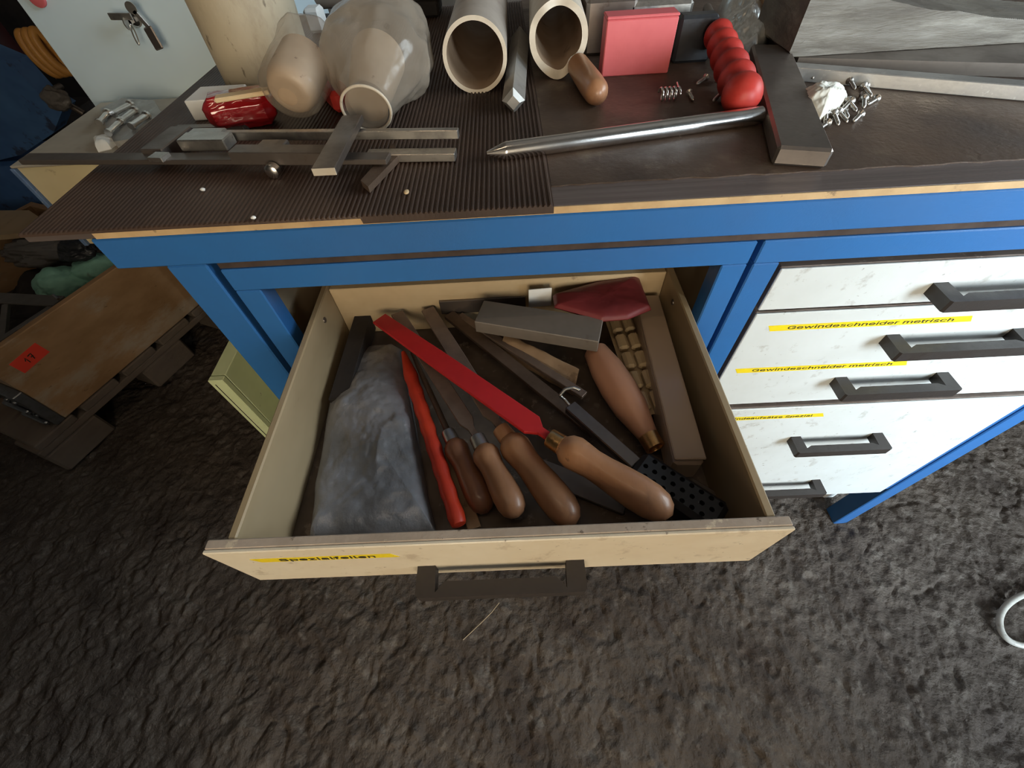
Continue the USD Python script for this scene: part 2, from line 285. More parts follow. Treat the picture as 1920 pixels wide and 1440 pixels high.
mat('cabinet_top', (.44, .40, .33), (.34, .30, .25), scale=7, rough=.6, spots=(20, .6, (.22, .18, .14), .5, .1))
mat('blue_edge', (.15, .24, .42), (.10, .17, .32), scale=30, rough=.6, spots=(60, .6, (.5, .5, .48), .6))
mat('straw', (.55, .44, .30), rough=.6)
mat('cable_white', (.62, .61, .57), (.5, .49, .45), scale=30, rough=.5, spots=(50, .6, (.3, .27, .22), .5))
mat('fill_tube', (.9, .8, .6), rough=.4, emit=((1.0, .76, .52), 10.0))  # emission of the added fill lamp
mat('fill_lamp_body', (.5, .5, .48), rough=.5)
N = {'t': ('transparent_bsdf', {'color': (.95, .97, .97)}), 'g': ('glossy_bsdf', {'roughness': .05}), 'f': ('fresnel', {'IOR': 1.45}), 'm': ('mix_closure', {})}
MAT['pane'] = usdkit.material(stage, '/World/Looks/pane', N, [('f.fac', 'm.fac'), ('t.BSDF', 'm.closure1'), ('g.BSDF', 'm.closure2')], surface='m.closure')

#STRUCTURE
def floor_mesh():
    def grid(x0, x1, y0, y1, nx, ny):
        X, Y = np.meshgrid(np.linspace(x0, x1, nx), np.linspace(y0, y1, ny)); return X, Y
    X, Y = grid(-1.75, 1.55, -1.0, 1.0, 800, 500); Q = np.stack([X, Y, 0 * X], -1)
    w = np.clip(np.minimum.reduce([X + 1.75, 1.55 - X, Y + 1.0, 1.0 - Y]) / .15, 0, 1)
    z = (meshkit.fbm(Q * (44, 34, 1), 4, 3) - .5) * .013 + (meshkit.fbm(Q * 5, 3, 8) - .5) * .012 + np.maximum(meshkit.noise(Q * (75, 60, 1) + 4, 6) - .55, 0) * .012 + (meshkit.noise(Q * (130, 110, 1) + 2, 16) - .5) * .0035
    r = np.abs(meshkit.fbm(Q * (14, 11, 1) + 9, 3, 12) - .5); z -= np.maximum(.035 - r, 0) * .14
    V = np.stack([X, Y, w * (z - .004)], -1).reshape(-1, 3); ny, nx = X.shape; i = np.arange(nx * ny).reshape(ny, nx)
    F = np.stack([i[:-1, :-1], i[:-1, 1:], i[1:, 1:], i[1:, :-1]], -1).reshape(-1, 4); F = np.vstack([F[:, [0, 1, 2]], F[:, [0, 2, 3]]])
    out = [trimesh.Trimesh(V, F, process=False)]
    for a, b, c, d in ((XL, -1.75, YF, YB), (1.55, XR, YF, YB), (-1.75, 1.55, YF, -1.0), (-1.75, 1.55, 1.0, YB)):
        out.append(trimesh.Trimesh([[a, c, 0], [b, c, 0], [b, d, 0], [a, d, 0]], [[0, 1, 2], [0, 2, 3]], process=False))
    return trimesh.util.concatenate(out)
struct('floor', floor_mesh(), 'floor', True, 'uneven dark brown dirty workshop floor')
struct('ceiling', cbox(XL - .1, XR + .1, YF - .1, YB + .1, ZC, ZC + .1, 0.001), 'ceiling_paint', label='dark ceiling')
struct('wall_back', cbox(XL - .1, XR + .1, YB, YB + .1, -.05, ZC, .001), 'wall_paint', label='dark back wall')
struct('wall_left', cbox(XL - .1, XL, YF, YB, -.05, ZC, .001), 'wall_paint', label='dark left wall')
def holed(lo, hi, holes):
    a = TM(cbox(*[x for p in zip(lo, hi) for x in p], .0005))
    def mm(t): return m3.Manifold(m3.Mesh(np.asarray(t.vertices, np.float32), np.asarray(t.faces, np.uint32)))
    a = mm(a)
    for h0, h1 in holes: a = a - mm(TM(cbox(*[x for p in zip(h0, h1) for x in p], .0005)))
    return a
W = WIN_FRONT
struct('wall_front', holed((XL - .1, YF - .1, -.05), (XR + .1, YF, ZC), [((q['x0'], YF - .2, q['z0']), (q['x1'], YF + .1, q['z1'])) for q in (WIN_FRONT, WIN_FILL)]), 'wall_paint', label='dark front wall behind the camera')
V_ = WIN_RIGHT
struct('wall_right', holed((XR, YF, -.05), (XR + .1, YB, ZC), [((XR - .1, V_['y0'], V_['z0']), (XR + .2, V_['y1'], V_['z1']))]), 'wall_paint', label='dark right wall')
def window(name, along, a0, a1, z0, z1, at):
    t = thing(name, None, None, (0, 0, 0), kind='structure')
    def b(p, q, r, s, d=.03):
        return cbox(p, q, at - d, at + d, r, s, .003) if along == 'x' else cbox(at - d, at + d, p, q, r, s, .003)
    part(t, 'window_frame', cat(b(a0, a1, z0, z0 + .05), b(a0, a1, z1 - .05, z1), b(a0, a0 + .05, z0, z1), b(a1 - .05, a1, z0, z1)), 'window_frame')
    for k in range(1, 3): part(t, 'glazing_bar', b(a0 + (a1 - a0) * k / 3 - .012, a0 + (a1 - a0) * k / 3 + .012, z0 + .05, z1 - .05, .015), 'window_frame')
    part(t, 'glazing_bar', b(a0 + .05, a1 - .05, (z0 + z1) / 2 - .012, (z0 + z1) / 2 + .012, .014), 'window_frame')
    part(t, 'pane', b(a0 + .05, a1 - .05, z0 + .05, z1 - .05, .003), 'pane')
window('window_1', 'x', W['x0'], W['x1'], W['z0'], W['z1'], YF - .05)
window('window_3', 'x', WIN_FILL['x0'], WIN_FILL['x1'], WIN_FILL['z0'], WIN_FILL['z1'], YF - .05)  # opening added for the warm fill light
window('window_2', 'y', V_['y0'], V_['y1'], V_['z0'], V_['z1'], XR + .05)
t = thing('fill_lamp', 'added tube lamp out of view for warm fill', 'lamp', FILL_LAMP)
part(t, 'fill_lamp_body', cbox(FILL_LAMP[0] - .7, FILL_LAMP[0] + .7, FILL_LAMP[1] - .06, FILL_LAMP[1] + .06, 2.82, ZC + .002, .006), 'fill_lamp_body')
part(t, 'fill_tube', lathe((FILL_LAMP[0] - .65, FILL_LAMP[1], 2.79), (1, 0, 0), [(0, 0), (0, .018), (1.3, .018), (1.3, 0)], 16), 'fill_tube')

struct('pillar', cbox(.47, .85, -1.22, -.98, 0, ZC, .01), 'wall_paint', label='square workshop pillar behind the camera')  # added out of view to keep window light off the drawer front
struct('pillar', cbox(-.80, -.45, -1.15, -.80, 0, ZC, .01), 'wall_paint', label='square workshop pillar left behind the camera')  # second added blocker, darkens the floor at the left
#BENCH
ZT, ZW = .820, .826
t = thing('bench_frame', 'blue painted steel workbench frame carrying the dark worktop', 'workbench', (.2, .3, 0))
part(t, 'apron', cbox(-.3475, .775, 0, .03, .7895, ZT - .001, .0015), 'blue_paint')
part(t, 'apron', cbox(-.3475, .775, .60, .63, .7895, ZT - .001, .0015), 'blue_paint')
for x0 in (-.3055, .7135):
    for y0 in (.0008, .594): part(t, 'leg', cbox(x0, x0 + .036 if x0 < 0 else x0 + .0295, y0, y0 + .036, 0.0 - .003, .7893, .0015), 'blue_paint')
part(t, 'side_rail', cbox(-.340, -.312, .031, .599, .79, ZT - .001, .0015), 'blue_paint')
part(t, 'side_rail', cbox(.745, .774, .031, .599, .79, ZT - .001, .0015), 'blue_paint')

part(t, 'gap_shade_strip', cbox(-.262, .708, .0035, .028, .7821, .7894, .0005), 'dusty_shade', label='dark strip coloured as shade and dust above the cabinets')  # fills the gap, its brown stands for shade and dust
t = thing('worktop', 'dark worn worktop with pale wooden front edge on the blue bench', 'worktop', (.4, .3, ZT))
part(t, 'board', cbox(-.398, .86, 0.0008, .66, ZT - .0005, ZW, .0006), 'worktop_laminate')
part(t, 'edge_band', cbox(-.340, .86, -.0008, .0006, ZT, ZW - .0002, .0002), 'worktop_edge', label='pale wooden edge strip')
xs = np.linspace(.034, .858, 240); e = PZ(1500, 322, ZW)[1]
yy = .030 + .0022 * (meshkit.fbm(np.c_[xs * 60, 0 * xs, 0 * xs], 4, 5) - .5) * 2
part(t, 'dirty_sheet', slab([(x, y, ZW + .0012) for x, y in zip(xs, yy)] + [(.858, .655, ZW + .0012), (.034, .655, ZW + .0012)], .0013), 'dirty_sheet', False, label='stained brown sheet laid on the worktop')

def ribbed_mat():
    x0, x1, y0, y1, pitch = -.397, .0335, -.0022, .64, .0041; xs, zs = [], []; x = x0
    while x < x1 - pitch:
        for dx, z in ((0, .0016), (.22, .0031), (.52, .0031), (.74, .0016)): xs.append(x + dx * pitch); zs.append(ZW + z)
        x += pitch
    xs.append(x1); zs.append(ZW + .0016); n = len(xs)
    ys = [y0, y0 + .0004, y0 + .002, y1]; V = []
    for j, y in enumerate(ys):
        for x, z in zip(xs, zs):
            k = np.clip((x + .26) / .20, 0, 1); k = k * k * (3 - 2 * k); z = ZW + .0028 + (z - ZW - .0028) * (.22 + .78 * k)
            V.append([x, y, z if j > 1 else (z - .0006 if j == 1 else ZW - .0045 if x > -.12 else ZW + .0001)])
    for x in xs: V.append([x, y1, ZW + .0001])
    F = []
    for j in range(len(ys)):
        for i in range(n - 1): a, b = j * n + i, (j + 1) * n + i; F += [[a, a + 1, b + 1], [a, b + 1, b]]
    for i in (0, n - 1):
        V.append([xs[i], y0, ZW + .0001]); k = len(V) - 1
        for j in range(len(ys)): F.append([j * n + i, (j + 1) * n + i, k])
    return trimesh.Trimesh(V, F, process=False)
single('rubber_mat', 'ribbed dark brown rubber mat covering the left half of the worktop', 'mat', ribbed_mat(), 'rubber', False)

def handle(cx, cz, yf, wid=.138, out=.0275, dirn=-1):
    """Square bow handle on a face at y = yf: two posts and a grip."""
    w, h = wid, .0135; hx = w / 2
    pl = Polygon([(-hx, 0), (-hx + .004, 0.0), (-hx + .0145, 0), (-hx + .0155, .020), (-hx + .023, out - .0115), (hx - .023, out - .0115), (hx - .0155, .020), (hx - .0145, 0), (hx, 0), (hx, out - .002), (hx - .002, out), (-hx + .002, out), (-hx, out - .002)])
    g = prism(pl, (cx, yf, cz - h / 2), (1, 0, 0), (0, -1, 0), -h); g.fix_normals(); return g
def tape(x0, x1, zc, yf, hgt=.0085, slope=0.0):
    return prism([(x0 + .003, -hgt / 2), (x1 + .002, -hgt / 2), (x1 - .003, hgt / 2), (x0 - .002, hgt / 2)], (0, yf, zc), (1, 0, 0), (0, 0, 1), .0003)

def cabinet_frame(x0, x1, ox0, ox1, zo, zb, nm):
    t = thing('drawer_cabinet', nm, 'cabinet', ((x0 + x1) / 2, .25, zb)); zf = .7820
    part(t, 'frame_top', cbox(x0, x1, .0012, .022, zo, zf, .0012), 'blue_paint')
    part(t, 'frame_stile', cbox(x0, ox0, .0012, .022, zb, zo - .0002, .0012), 'blue_paint')
    part(t, 'frame_stile', cbox(ox1, x1, .0012, .022, zb, zo - .0002, .0012), 'blue_paint')
    part(t, 'frame_bottom', cbox(ox0, ox1, .0012, .022, zb - .012, zb, .001), 'blue_paint')
    part(t, 'side_panel', cbox(x0 + .006, x0 + .010, .0222, .56, zb, zf - .001, .0005), 'inner_wood')
    part(t, 'side_panel', cbox(x1 - .010, x1 - .006, .0222, .56, zb, zf - .001, .0005), 'inner_wood')
    part(t, 'top_panel', cbox(x0 + .0102, x1 - .0102, .0222, .56, zf - .008, zf - .002, .0005), 'inner_wood')
    part(t, 'bottom_panel', cbox(x0 + .0102, x1 - .0102, .0222, .56, zb - .004, zb, .0005), 'inner_wood')
    part(t, 'back_panel', cbox(x0 + .0102, x1 - .0102, .552, .558, zb + .0002, zf - .0082, .0005), 'inner_wood')
    return t
ZB = .197
cl = cabinet_frame(-.2618, .2130, -.2376, .1895, .7582, ZB, 'blue framed drawer cabinet with empty top opening and a drawer pulled out')
for s, x0 in ((1, -.2515), (-1, .2025)):                      # runner rails inside the opening
    part(cl, 'drawer_runner', cbox(min(x0, x0 + s * .012), max(x0, x0 + s * .012), .024, .50, .640, .655, .001), 'steel_dark')
part(cl, 'drawer', cbox(-.2336, .1855, .002, .020, ZB + .004, .619, .001), 'cream_front', label='closed lower drawer front')
cr = cabinet_frame(.2183, .7080, .2425, .6880, .7582, ZB, 'blue framed drawer cabinet with dirty white fronts and dark handles under the right bench side')
part(cr, 'gap_shade_panel', cbox(.2426, .6879, .0208, .0218, .2, .7581, .0003), 'dusty_shade', label='dark panel coloured as shade behind the drawer fronts')  # added panel, shade between the fronts is put into its colour
YD = .0                                                       # fronts sit in the opening; face a little behind the frame
def drawer_front(z0, z1, yf, handles, tapes, lab):
    d = part(cr, 'drawer', cbox(.2477, .6863, yf + .0026, yf + .018, z0 + .0003, z1, .0012), 'edge_grime', label=lab)
    part(d, 'face_plate', cbox(.2475, .6865, yf, yf + .0028, z0, z1 - .0006, .0008), 'white_front')
    for px0, px1 in handles:
        a, b = PY(*px0, yf), PY(*px1, yf); part(d, 'handle', handle((a[0] + b[0]) / 2, (a[2] + b[2]) / 2 + .002, yf, abs(b[0] - a[0])), 'handle_brown')
    for p0, p1, q0, q1, txt in tapes:
        a, b, c, e = PY(*p0, yf), PY(*p1, yf), PY(*q0, yf), PY(*q1, yf); zc = (a[2] + b[2]) / 2
        part(d, 'label_tape', tape(a[0], b[0], zc, yf), 'tape_yellow')
        part(d, 'lettering', text_on(txt, .0046, (c[0], yf - .0003, zc - .0021), (1, 0, 0), (0, 0, 1), e[0] - c[0]), 'ink')
drawer_front(.6985, .7505, .0015, [((1740, 541), (2010, 532))], [], 'topmost shallow drawer front')
drawer_front(.5265, .6945, .0005, [((1652, 638), (1911, 625)), ((1557, 717), (1770, 704))],
             [((1440, 618), (1825, 595), (1476, 616), (1790, 597), 'Gewindeschneider metrisch'), ((1380, 695), (1700, 681), (1412, 692), (1672, 682), 'Gewindeschneider metrisch')], 'tall drawer front with two yellow labels')
drawer_front(.2015, .5225, -.006, [((1475, 827), (1651, 814)), ((1398, 910), (1535, 901))], [((1330, 789), (1546, 776), (1345, 788), (1524, 778), 'Gewindeaufsätze Spezial')], 'lowest tall drawer front')

#DRAWER
dr = thing('drawer', 'open cream drawer full of files pulled out of the blue cabinet', 'drawer', (-.02, -.1, .62))
DX0, DX1, DYF, DYB, DZ1, DZ0 = -.2325, .1868, -.2215, -.2115, .7062, .6255
f = part(dr, 'front_panel', cbox(DX0, DX1, DYF, DYF + .003, DZ0, DZ1 - .0004, .0008), 'cream_front')
part(f, 'panel_core', cbox(DX0 + .0006, DX1 - .0006, DYF + .003, DYB, DZ0, DZ1, .0008), 'drawer_edge', label='worn bare top edge of the drawer front')
part(f, 'handle', handle((PY(775, 1052, DYF)[0] + PY(1098, 1040, DYF)[0]) / 2, PY(930, 1058, DYF)[2] - .003, DYF, PY(1098, 1040, DYF)[0] - PY(775, 1052, DYF)[0], .0235), 'handle_brown')
a, b = PY(478, 1051, DYF), PY(742, 1041, DYF); zc = (a[2] + b[2]) / 2
part(f, 'label_tape', tape(a[0], b[0], zc, DYF), 'tape_yellow')
part(f, 'lettering', text_on('Spezialfeilen', .0052, (PY(522, 1048, DYF)[0], DYF - .0003, zc - .0023), (1, 0, 0), (0, 0, 1), PY(703, 1042, DYF)[0] - PY(522, 1048, DYF)[0]), 'ink')
YE = .0755
part(dr, 'side_panel', cbox(-.2185, -.2115, DYB, YE, .630, .7055, .0012), 'drawer_side')
part(dr, 'side_panel', cbox(.1700, .1772, DYB, YE, .630, .7055, .0012), 'drawer_side')
part(dr, 'back_panel', cbox(-.2113, .1698, YE - .009, YE, .630, .7015, .0008), 'cream_wood')
part(dr, 'bottom_panel', cbox(-.2113, .1698, DYB, YE - .0092, .628, .6325, .0004), 'drawer_bottom')
for x in (-.2117, .1702): part(dr, 'screw', lathe((x, .03, .69), (1 if x < 0 else -1, 0, 0), [(0, .0035), (.0012, .003), (.0012, 0)], 12), 'steel_dark')
ZD = .6326

#CONTENTS
def wooden_file(lab, h0, h1, tip, rh, w0, w1, th, hm, bm, ferr='brass', base=None, round_blade=False):
    """File or rasp: h0 ferrule end of the handle, h1 butt, tip end of the blade (points in the world)."""
    h0, h1, tip = map(lambda q: np.asarray(q, float), (h0, h1, tip)); L = np.linalg.norm(h1 - h0); d = unit(h1 - h0)
    t = thing('file', lab, 'file', (h0 + h1) / 2 - (0, 0, rh))
    pr = [(.0, 0), (.0, .56), (.02, .62), (.06, .86), (.13, .98), (.20, .93), (.30, .84), (.42, .86), (.56, .95), (.70, 1.0), (.82, .97), (.91, .82), (.97, .5), (1.0, .0)]
    part(t, 'handle', lathe(h0 + d * .010, d, [(a * (L - .010), r * rh) for a, r in pr], 28), hm, 60)
    part(t, 'ferrule', lathe(h0 - d * .002, d, [(0, 0), (0, rh * .52), (.001, rh * .56), (.0125, rh * .60), (.0125, 0)], 24), ferr, 40)
    b = unit(tip - h0); up = np.array([0, 0, 1.0]); s0 = h0 + b * .0 ; n = 6; pts = []
    Lb = np.linalg.norm(tip - h0); y = unit(np.cross(up, b)); z = np.cross(b, y)
    if round_blade:
        part(t, 'blade', lathe(h0 - b * .001, b, [(0, 0), (0, w0 / 2), (Lb * .6, w0 / 2), (Lb, w1 / 2), (Lb, 0)], 14), bm, 40)
    else:
        V = []
        for tt, w, k in ((-.001, rh * .5, th), (.012, rh * .5, th), (.022, w0, th), (Lb * .55, w0, th), (Lb, w1, th * .8)):
            c = h0 + b * tt; ch = th * .25
            V.append([c + y * a * w / 2 + z * e * k / 2 for a, e in ((-1, -.5), (-1, .5), (-.92, 1), (.92, 1), (1, .5), (1, -.5), (.92, -1), (-.92, -1))])
        V = np.array(V); k = 8; F = []
        for i in range(len(V) - 1):
            for j in range(k): a, b2 = i * k + j, i * k + (j + 1) % k; F += [[a, b2, b2 + k], [a, b2 + k, a + k]]
        for i in (0, len(V) - 1):
            for j in range(1, k - 1): F.append([i * k, i * k + j, i * k + j + 1])
        g = trimesh.Trimesh(V.reshape(-1, 3), F, process=False); g.fix_normals(); part(t, 'blade', g, bm, 25)
    return t
wooden_file('large red bladed file with long orange brown wooden handle, topmost of the files', PZ(1033, 822, .684), PZ(1262, 966, .680), PZ(712, 598, .672), .0152, .0215, .0185, .0045, 'handle_wood', 'red_paint')
wooden_file('brown flat file with thick wooden handle left of the red bladed file', PZ(940, 806, .668), PZ(1080, 984, .660), PY(802, 580, .060), .0148, .017, .0155, .004, 'handle_wood', 'file_light', 'handle_wood')
wooden_file('short wooden handled file lying second from the orange red rod', PZ(895, 822, .664), PZ(972, 970, .659), PY(745, 588, .058), .0130, .015, .015, .004, 'handle_wood', 'file_light', 'steel_bright')
wooden_file('thin round file with darkest reddish wooden handle beside the orange red rod', PZ(841, 812, .654), PZ(914, 962, .6475), PZ(772, 660, .648), .0122, .0062, .004, .003, 'handle_wood_dark', 'file_steel', 'steel_bright', round_blade=True)
# red rod
a, b = PZ(756, 660, .654), PZ(862, 988, .650); L = np.linalg.norm(b - a); pr = [(0, 0), (.0005, .0025), (.012, .0042), (.03, .0068)]
for i in range(26):
    s = .032 + (L - .036) * i / 25; pr.append((s, .0072 + .0006 * math.sin(i * 1.9)))
pr += [(L - .002, .0062), (L, 0)]
single('red_rod', 'tapered orange red rod lying along the grey plastic bag', 'rod', lathe(a, b - a, pr, 18), 'orange_red', 50)
# loose blades and bars
def loose(name, lab, ct, p, q, w, h, m_, ch=.0006): return single(name, lab, ct, bar(p, q, w, h, ch), m_, 25)
loose('flat_file', 'long brown flat bar file running under the red bladed file towards the steel block', 'file', PY(842, 590, .060), PZ(1118, 812, .650), .014, .005, 'file_steel')
loose('flat_file', 'narrow flat file beside the brown curled paper, no handle', 'file', PY(862, 592, .058) , PZ(1096, 742, .658), .009, .005, 'file_light')
loose('flat_file', 'short flat file stub lying below the thick wooden handle', 'file', PZ(1010, 880, .6372), PZ(1175, 945, .6372), .022, .004, 'steel_dark')
loose('dark_strip', 'dark strip standing along the left drawer wall', 'strip', PZ(700, 552, .650), PZ(640, 760, .645), .020, .022, 'black_stuff')  # near black strip between drawer wall and bag
loose('wood_slip', 'pale wooden slip lying under the red rod at the drawer front', 'slip', PZ(845, 850, .637), PZ(890, 992, .637), .012, .005, 'paper_brown')
# steel block
p00, p10, p01 = PZ(889, 603, .690), PZ(1123, 641, .690), PZ(906, 559, .690); ax, ay = unit(p10 - p00), unit(np.cross([0, 0, 1], unit(p10 - p00)))
single('steel_block', 'dark grey rectangular steel block lying on the files at the drawer back', 'block', obox((p00 + p10) / 2 + ay * .0175 - np.array([0, 0, .008]), ax, ay, (0, 0, 1), np.linalg.norm(p10 - p00), .035, .016, .0008), 'block_steel', 25)
# curled brown paper
def curl(c00, c10, c11, c01, lift, seed, th=.0008, nu=26, nv=14):
    u, v = np.meshgrid(np.linspace(0, 1, nu), np.linspace(0, 1, nv)); u, v = u.ravel()[:, None], v.ravel()[:, None]
    P_ = (1 - u) * (1 - v) * c00 + u * (1 - v) * c10 + u * v * c11 + (1 - u) * v * c01
    P_ = P_ + np.array([0, 0, 1]) * (lift * (np.sin(math.pi * v) * (.6 + .4 * np.cos(3 * u))) + .004 * (meshkit.fbm(np.c_[P_[:, :2] * 70, 0 * u[:, 0]] + seed, 3, seed)[:, None] - .5))
    i = np.arange(nu * nv).reshape(nv, nu); F = np.stack([i[:-1, :-1], i[:-1, 1:], i[1:, 1:], i[1:, :-1]], -1).reshape(-1, 4)
    F = np.vstack([F[:, [0, 1, 2]], F[:, [0, 2, 3]]]); n = nu * nv; rim = np.concatenate([i[0, :-1], i[:-1, -1], i[-1, :0:-1], i[:0:-1, 0]]); S = []
    for a, b in zip(rim, np.roll(rim, -1)): S += [[a, a + n, b + n], [a, b + n, b]]
    t = trimesh.Trimesh(np.vstack([P_, P_ - [0, 0, th]]), np.vstack([F, F[:, ::-1] + n, S]), process=False); t.fix_normals(); return t
single('brown_paper', 'curled brown paper wrapper beside the front of the steel block', 'paper', curl(PZ(938, 662, .650), PZ(1075, 742, .648), PZ(1086, 692, .662), PZ(948, 624, .664), .006, 4), 'paper_brown', True)
# chisel handle with brass ferrule
a, b = PZ(1112, 652, .660), PZ(1228, 838, .655); L = np.linalg.norm(b - a); d = unit(b - a)
t = thing('chisel_handle', 'pinkish wooden tool handle with brass ferrule beside the blister strip', 'tool handle', (a + b) / 2 - (0, 0, .019))
part(t, 'grip', lathe(a, d, [(0, 0), (.001, .008), (.006, .013), (L * .25, .0172), (L * .45, .0182), (L * .65, .0165), (L * .84, .0112), (L - .012, .0095), (L - .012, 0)], 28), 'chisel_wood', 60)
part(t, 'ferrule', lathe(a + d * (L - .0125), d, [(0, 0), (0, .0098), (.014, .0095), (.014, .007), (.010, .0065), (.010, 0)], 24), 'brass', 30)
# saw like rasp: steel bar with wire hook and black perforated grip
a, b, c = PZ(1052, 748, .664), PZ(1192, 872, .664), PZ(1352, 978, .664)
t = thing('perforated_rasp', 'dark rasp with steel bar, wire hook and black perforated grip along the red bladed file', 'rasp', (b[0], b[1], .648))
part(t, 'bar', bar(a + unit(b - a) * .012, b, .013, .008, .001), 'steel_dark')
d = unit(c - b); sx = unit(np.cross([0, 0, 1], d)); Lg = np.linalg.norm(c - b)
def mani(tm): tm.merge_vertices(); return m3.Manifold(m3.Mesh(np.asarray(tm.vertices, np.float32), np.asarray(tm.faces, np.uint32)))
g = mani(bar(b, c, .030, .017, .0045)); holes = []
for i in range(9):
    for s in (-1, 0, 1):
        p = b + d * (.008 + i * .0085 + (s % 2) * .004) + sx * s * .0085
        if .008 + i * .0085 + (s % 2) * .004 < Lg - .004: g = g - mani(lathe(p + (0, 0, .0015), (0, 0, 1), [(0, 0), (0, .0022), (.03, .0022), (.03, 0)], 10))
part(t, 'grip', g, 'black_plastic', 25, label='black perforated grip')
hk = [a + unit(b - a) * .016, a + unit(b - a) * .004 + (0, 0, .004), a + (.0, 0, .009) - sx * .003, a + unit(b - a) * .001 + sx * .004 + (0, 0, .013), a + unit(b - a) * .006 + sx * .012 + (0, 0, .013), a + unit(b - a) * .012 + sx * .016 + (0, 0, .010)]
part(t, 'hook', tubep(np.array([np.array(hk)[max(0, min(5, int(i)))] * (1 - i % 1) + np.array(hk)[min(5, int(i) + 1)] * (i % 1) for i in np.linspace(0, 5, 30)]), .0016, 8), 'steel_bright', True)
loose('steel_strip', 'dark steel strip lying between the perforated grip and the clear case', 'strip', PZ(1200, 862, .6372), PZ(1335, 945, .6372), .022, .007, 'steel_dark')
# blister strip
a, b = PZ(1160, 598, .651), PZ(1225, 775, .651); d = unit(b - a); sx = unit(np.cross([0, 0, 1], d)); L = np.linalg.norm(b - a)
t = thing('blister_strip', 'yellowish clear blister strip of twin pockets between tool handle and clear case', 'blister pack', ((a + b) / 2)[:2].tolist() + [ZD])
part(t, 'backing', bar(a - (0, 0, .002), b - (0, 0, .002), .031, .0012, .0003), 'blister')
for i in range(5):
    for s in (-1, 1): part(t, 'pocket', obox(a + d * (L * (i + .5) / 5) + sx * s * .0072 + (0, 0, .003), d, sx, (0, 0, 1), L / 5 - .004, .0115, .010, .003), 'blister')
# clear case
a, b = PZ(1212, 568, .668), PZ(1292, 872, .668); a = b + (a - b) * (.0615 - b[1]) / (a[1] - b[1]); d = unit(b - a); sx = unit(np.cross([0, 0, 1], d))
t = thing('clear_case', 'long clear plastic case lying along the right drawer wall', 'case', ((a + b) / 2)[:2].tolist() + [ZD])
part(t, 'shell', obox((a + b) / 2 - (0, 0, .012), d, sx, (0, 0, 1), np.linalg.norm(b - a), .026, .030, .003), 'case_clear')
part(t, 'lid', obox((a + b) / 2 + (0, 0, .0062), d, sx, (0, 0, 1), np.linalg.norm(b - a) - .004, .027, .003, .001), 'case_clear')
# maroon pouch, paper, back clutter
o = [PZ(*p, .697)[:2] for p in ((1037, 545), (1120, 522), (1200, 512), (1224, 570), (1180, 588), (1130, 592), (1040, 566))]
single('maroon_pouch', 'dark red leather pouch wedged in the back right drawer corner', 'pouch', cushion(o, .688, .009, 4, 20, .001, 60, .35), 'maroon', True)
loose('white_card', 'small white card upright beside the maroon pouch', 'card', PZ(991, 560, .684), PZ(1034, 556, .684), .0015, .026, 'paper_white', .0003)
loose('cream_card', 'cream paper card standing at the drawer back left of the steel block', 'card', PZ(700, 572, .674), PZ(820, 562, .674), .002, .034, 'paper_cream', .0004)
loose('dark_bar', 'dark steel bar lying at the drawer back behind the steel block', 'bar', PZ(826, 572, .668), PZ(985, 562, .668), .012, .020, 'steel_dark')
loose('wood_chip', 'tiny pale wood chip between the dark bar and steel block', 'chip', PZ(852, 590, .650), PZ(864, 598, .650), .006, .006, 'paper_cream')
loose('brown_card', 'brown paper scrap tucked under the front left edge of the steel block', 'paper', PZ(905, 640, .642), PZ(950, 655, .642), .012, .002, 'paper_brown', .0004)
# plastic bag
zb = .652
o = [PZ(*p, zb)[:2] for p in ((728, 628), (748, 640), (758, 700), (776, 800), (796, 920), (812, 990), (700, 1002), (572, 1002), (580, 900), (600, 800), (612, 735), (640, 690), (655, 648), (690, 632))]
t = thing('plastic_bag', 'grey crumpled plastic bag filling the left side of the open drawer', 'bag', np.array(o).mean(0).tolist() + [ZD])
part(t, 'film', cushion(o, ZD + .0004, .024, 3, 80, .0075, 40, .42, tilt=lambda V: 0.004 * np.clip((.0 - V[:, 1]) * 3, -1, 1)), 'film_grey', True)
o2 = [PZ(*p, .645)[:2] for p in ((690, 700), (745, 720), (750, 800), (650, 830), (630, 780))]
part(t, 'contents', cushion(o2, ZD + .0002, .014, 8, 16, .002, 60), 'paper_brown', True)

#BENCHTOP
ZM, ZS = ZW + .0031, ZW + .0012      # tops of the mat and of the sheet
# canister
c = PZ(512, 150, ZM); r = .5 * np.linalg.norm(PZ(433, 165, ZM) - PZ(598, 150, ZM))
single('beige_canister', 'tall dirty beige plastic cylinder standing at the back left of the mat', 'canister', lathe(c, (.02, .02, 1), [(0, 0), (0, r - .003), (.003, r), (.40, r * 1.12), (.44, r * 1.12), (.44, r * 1.0), (.40, 0)], 48), 'plastic_beige', 40)
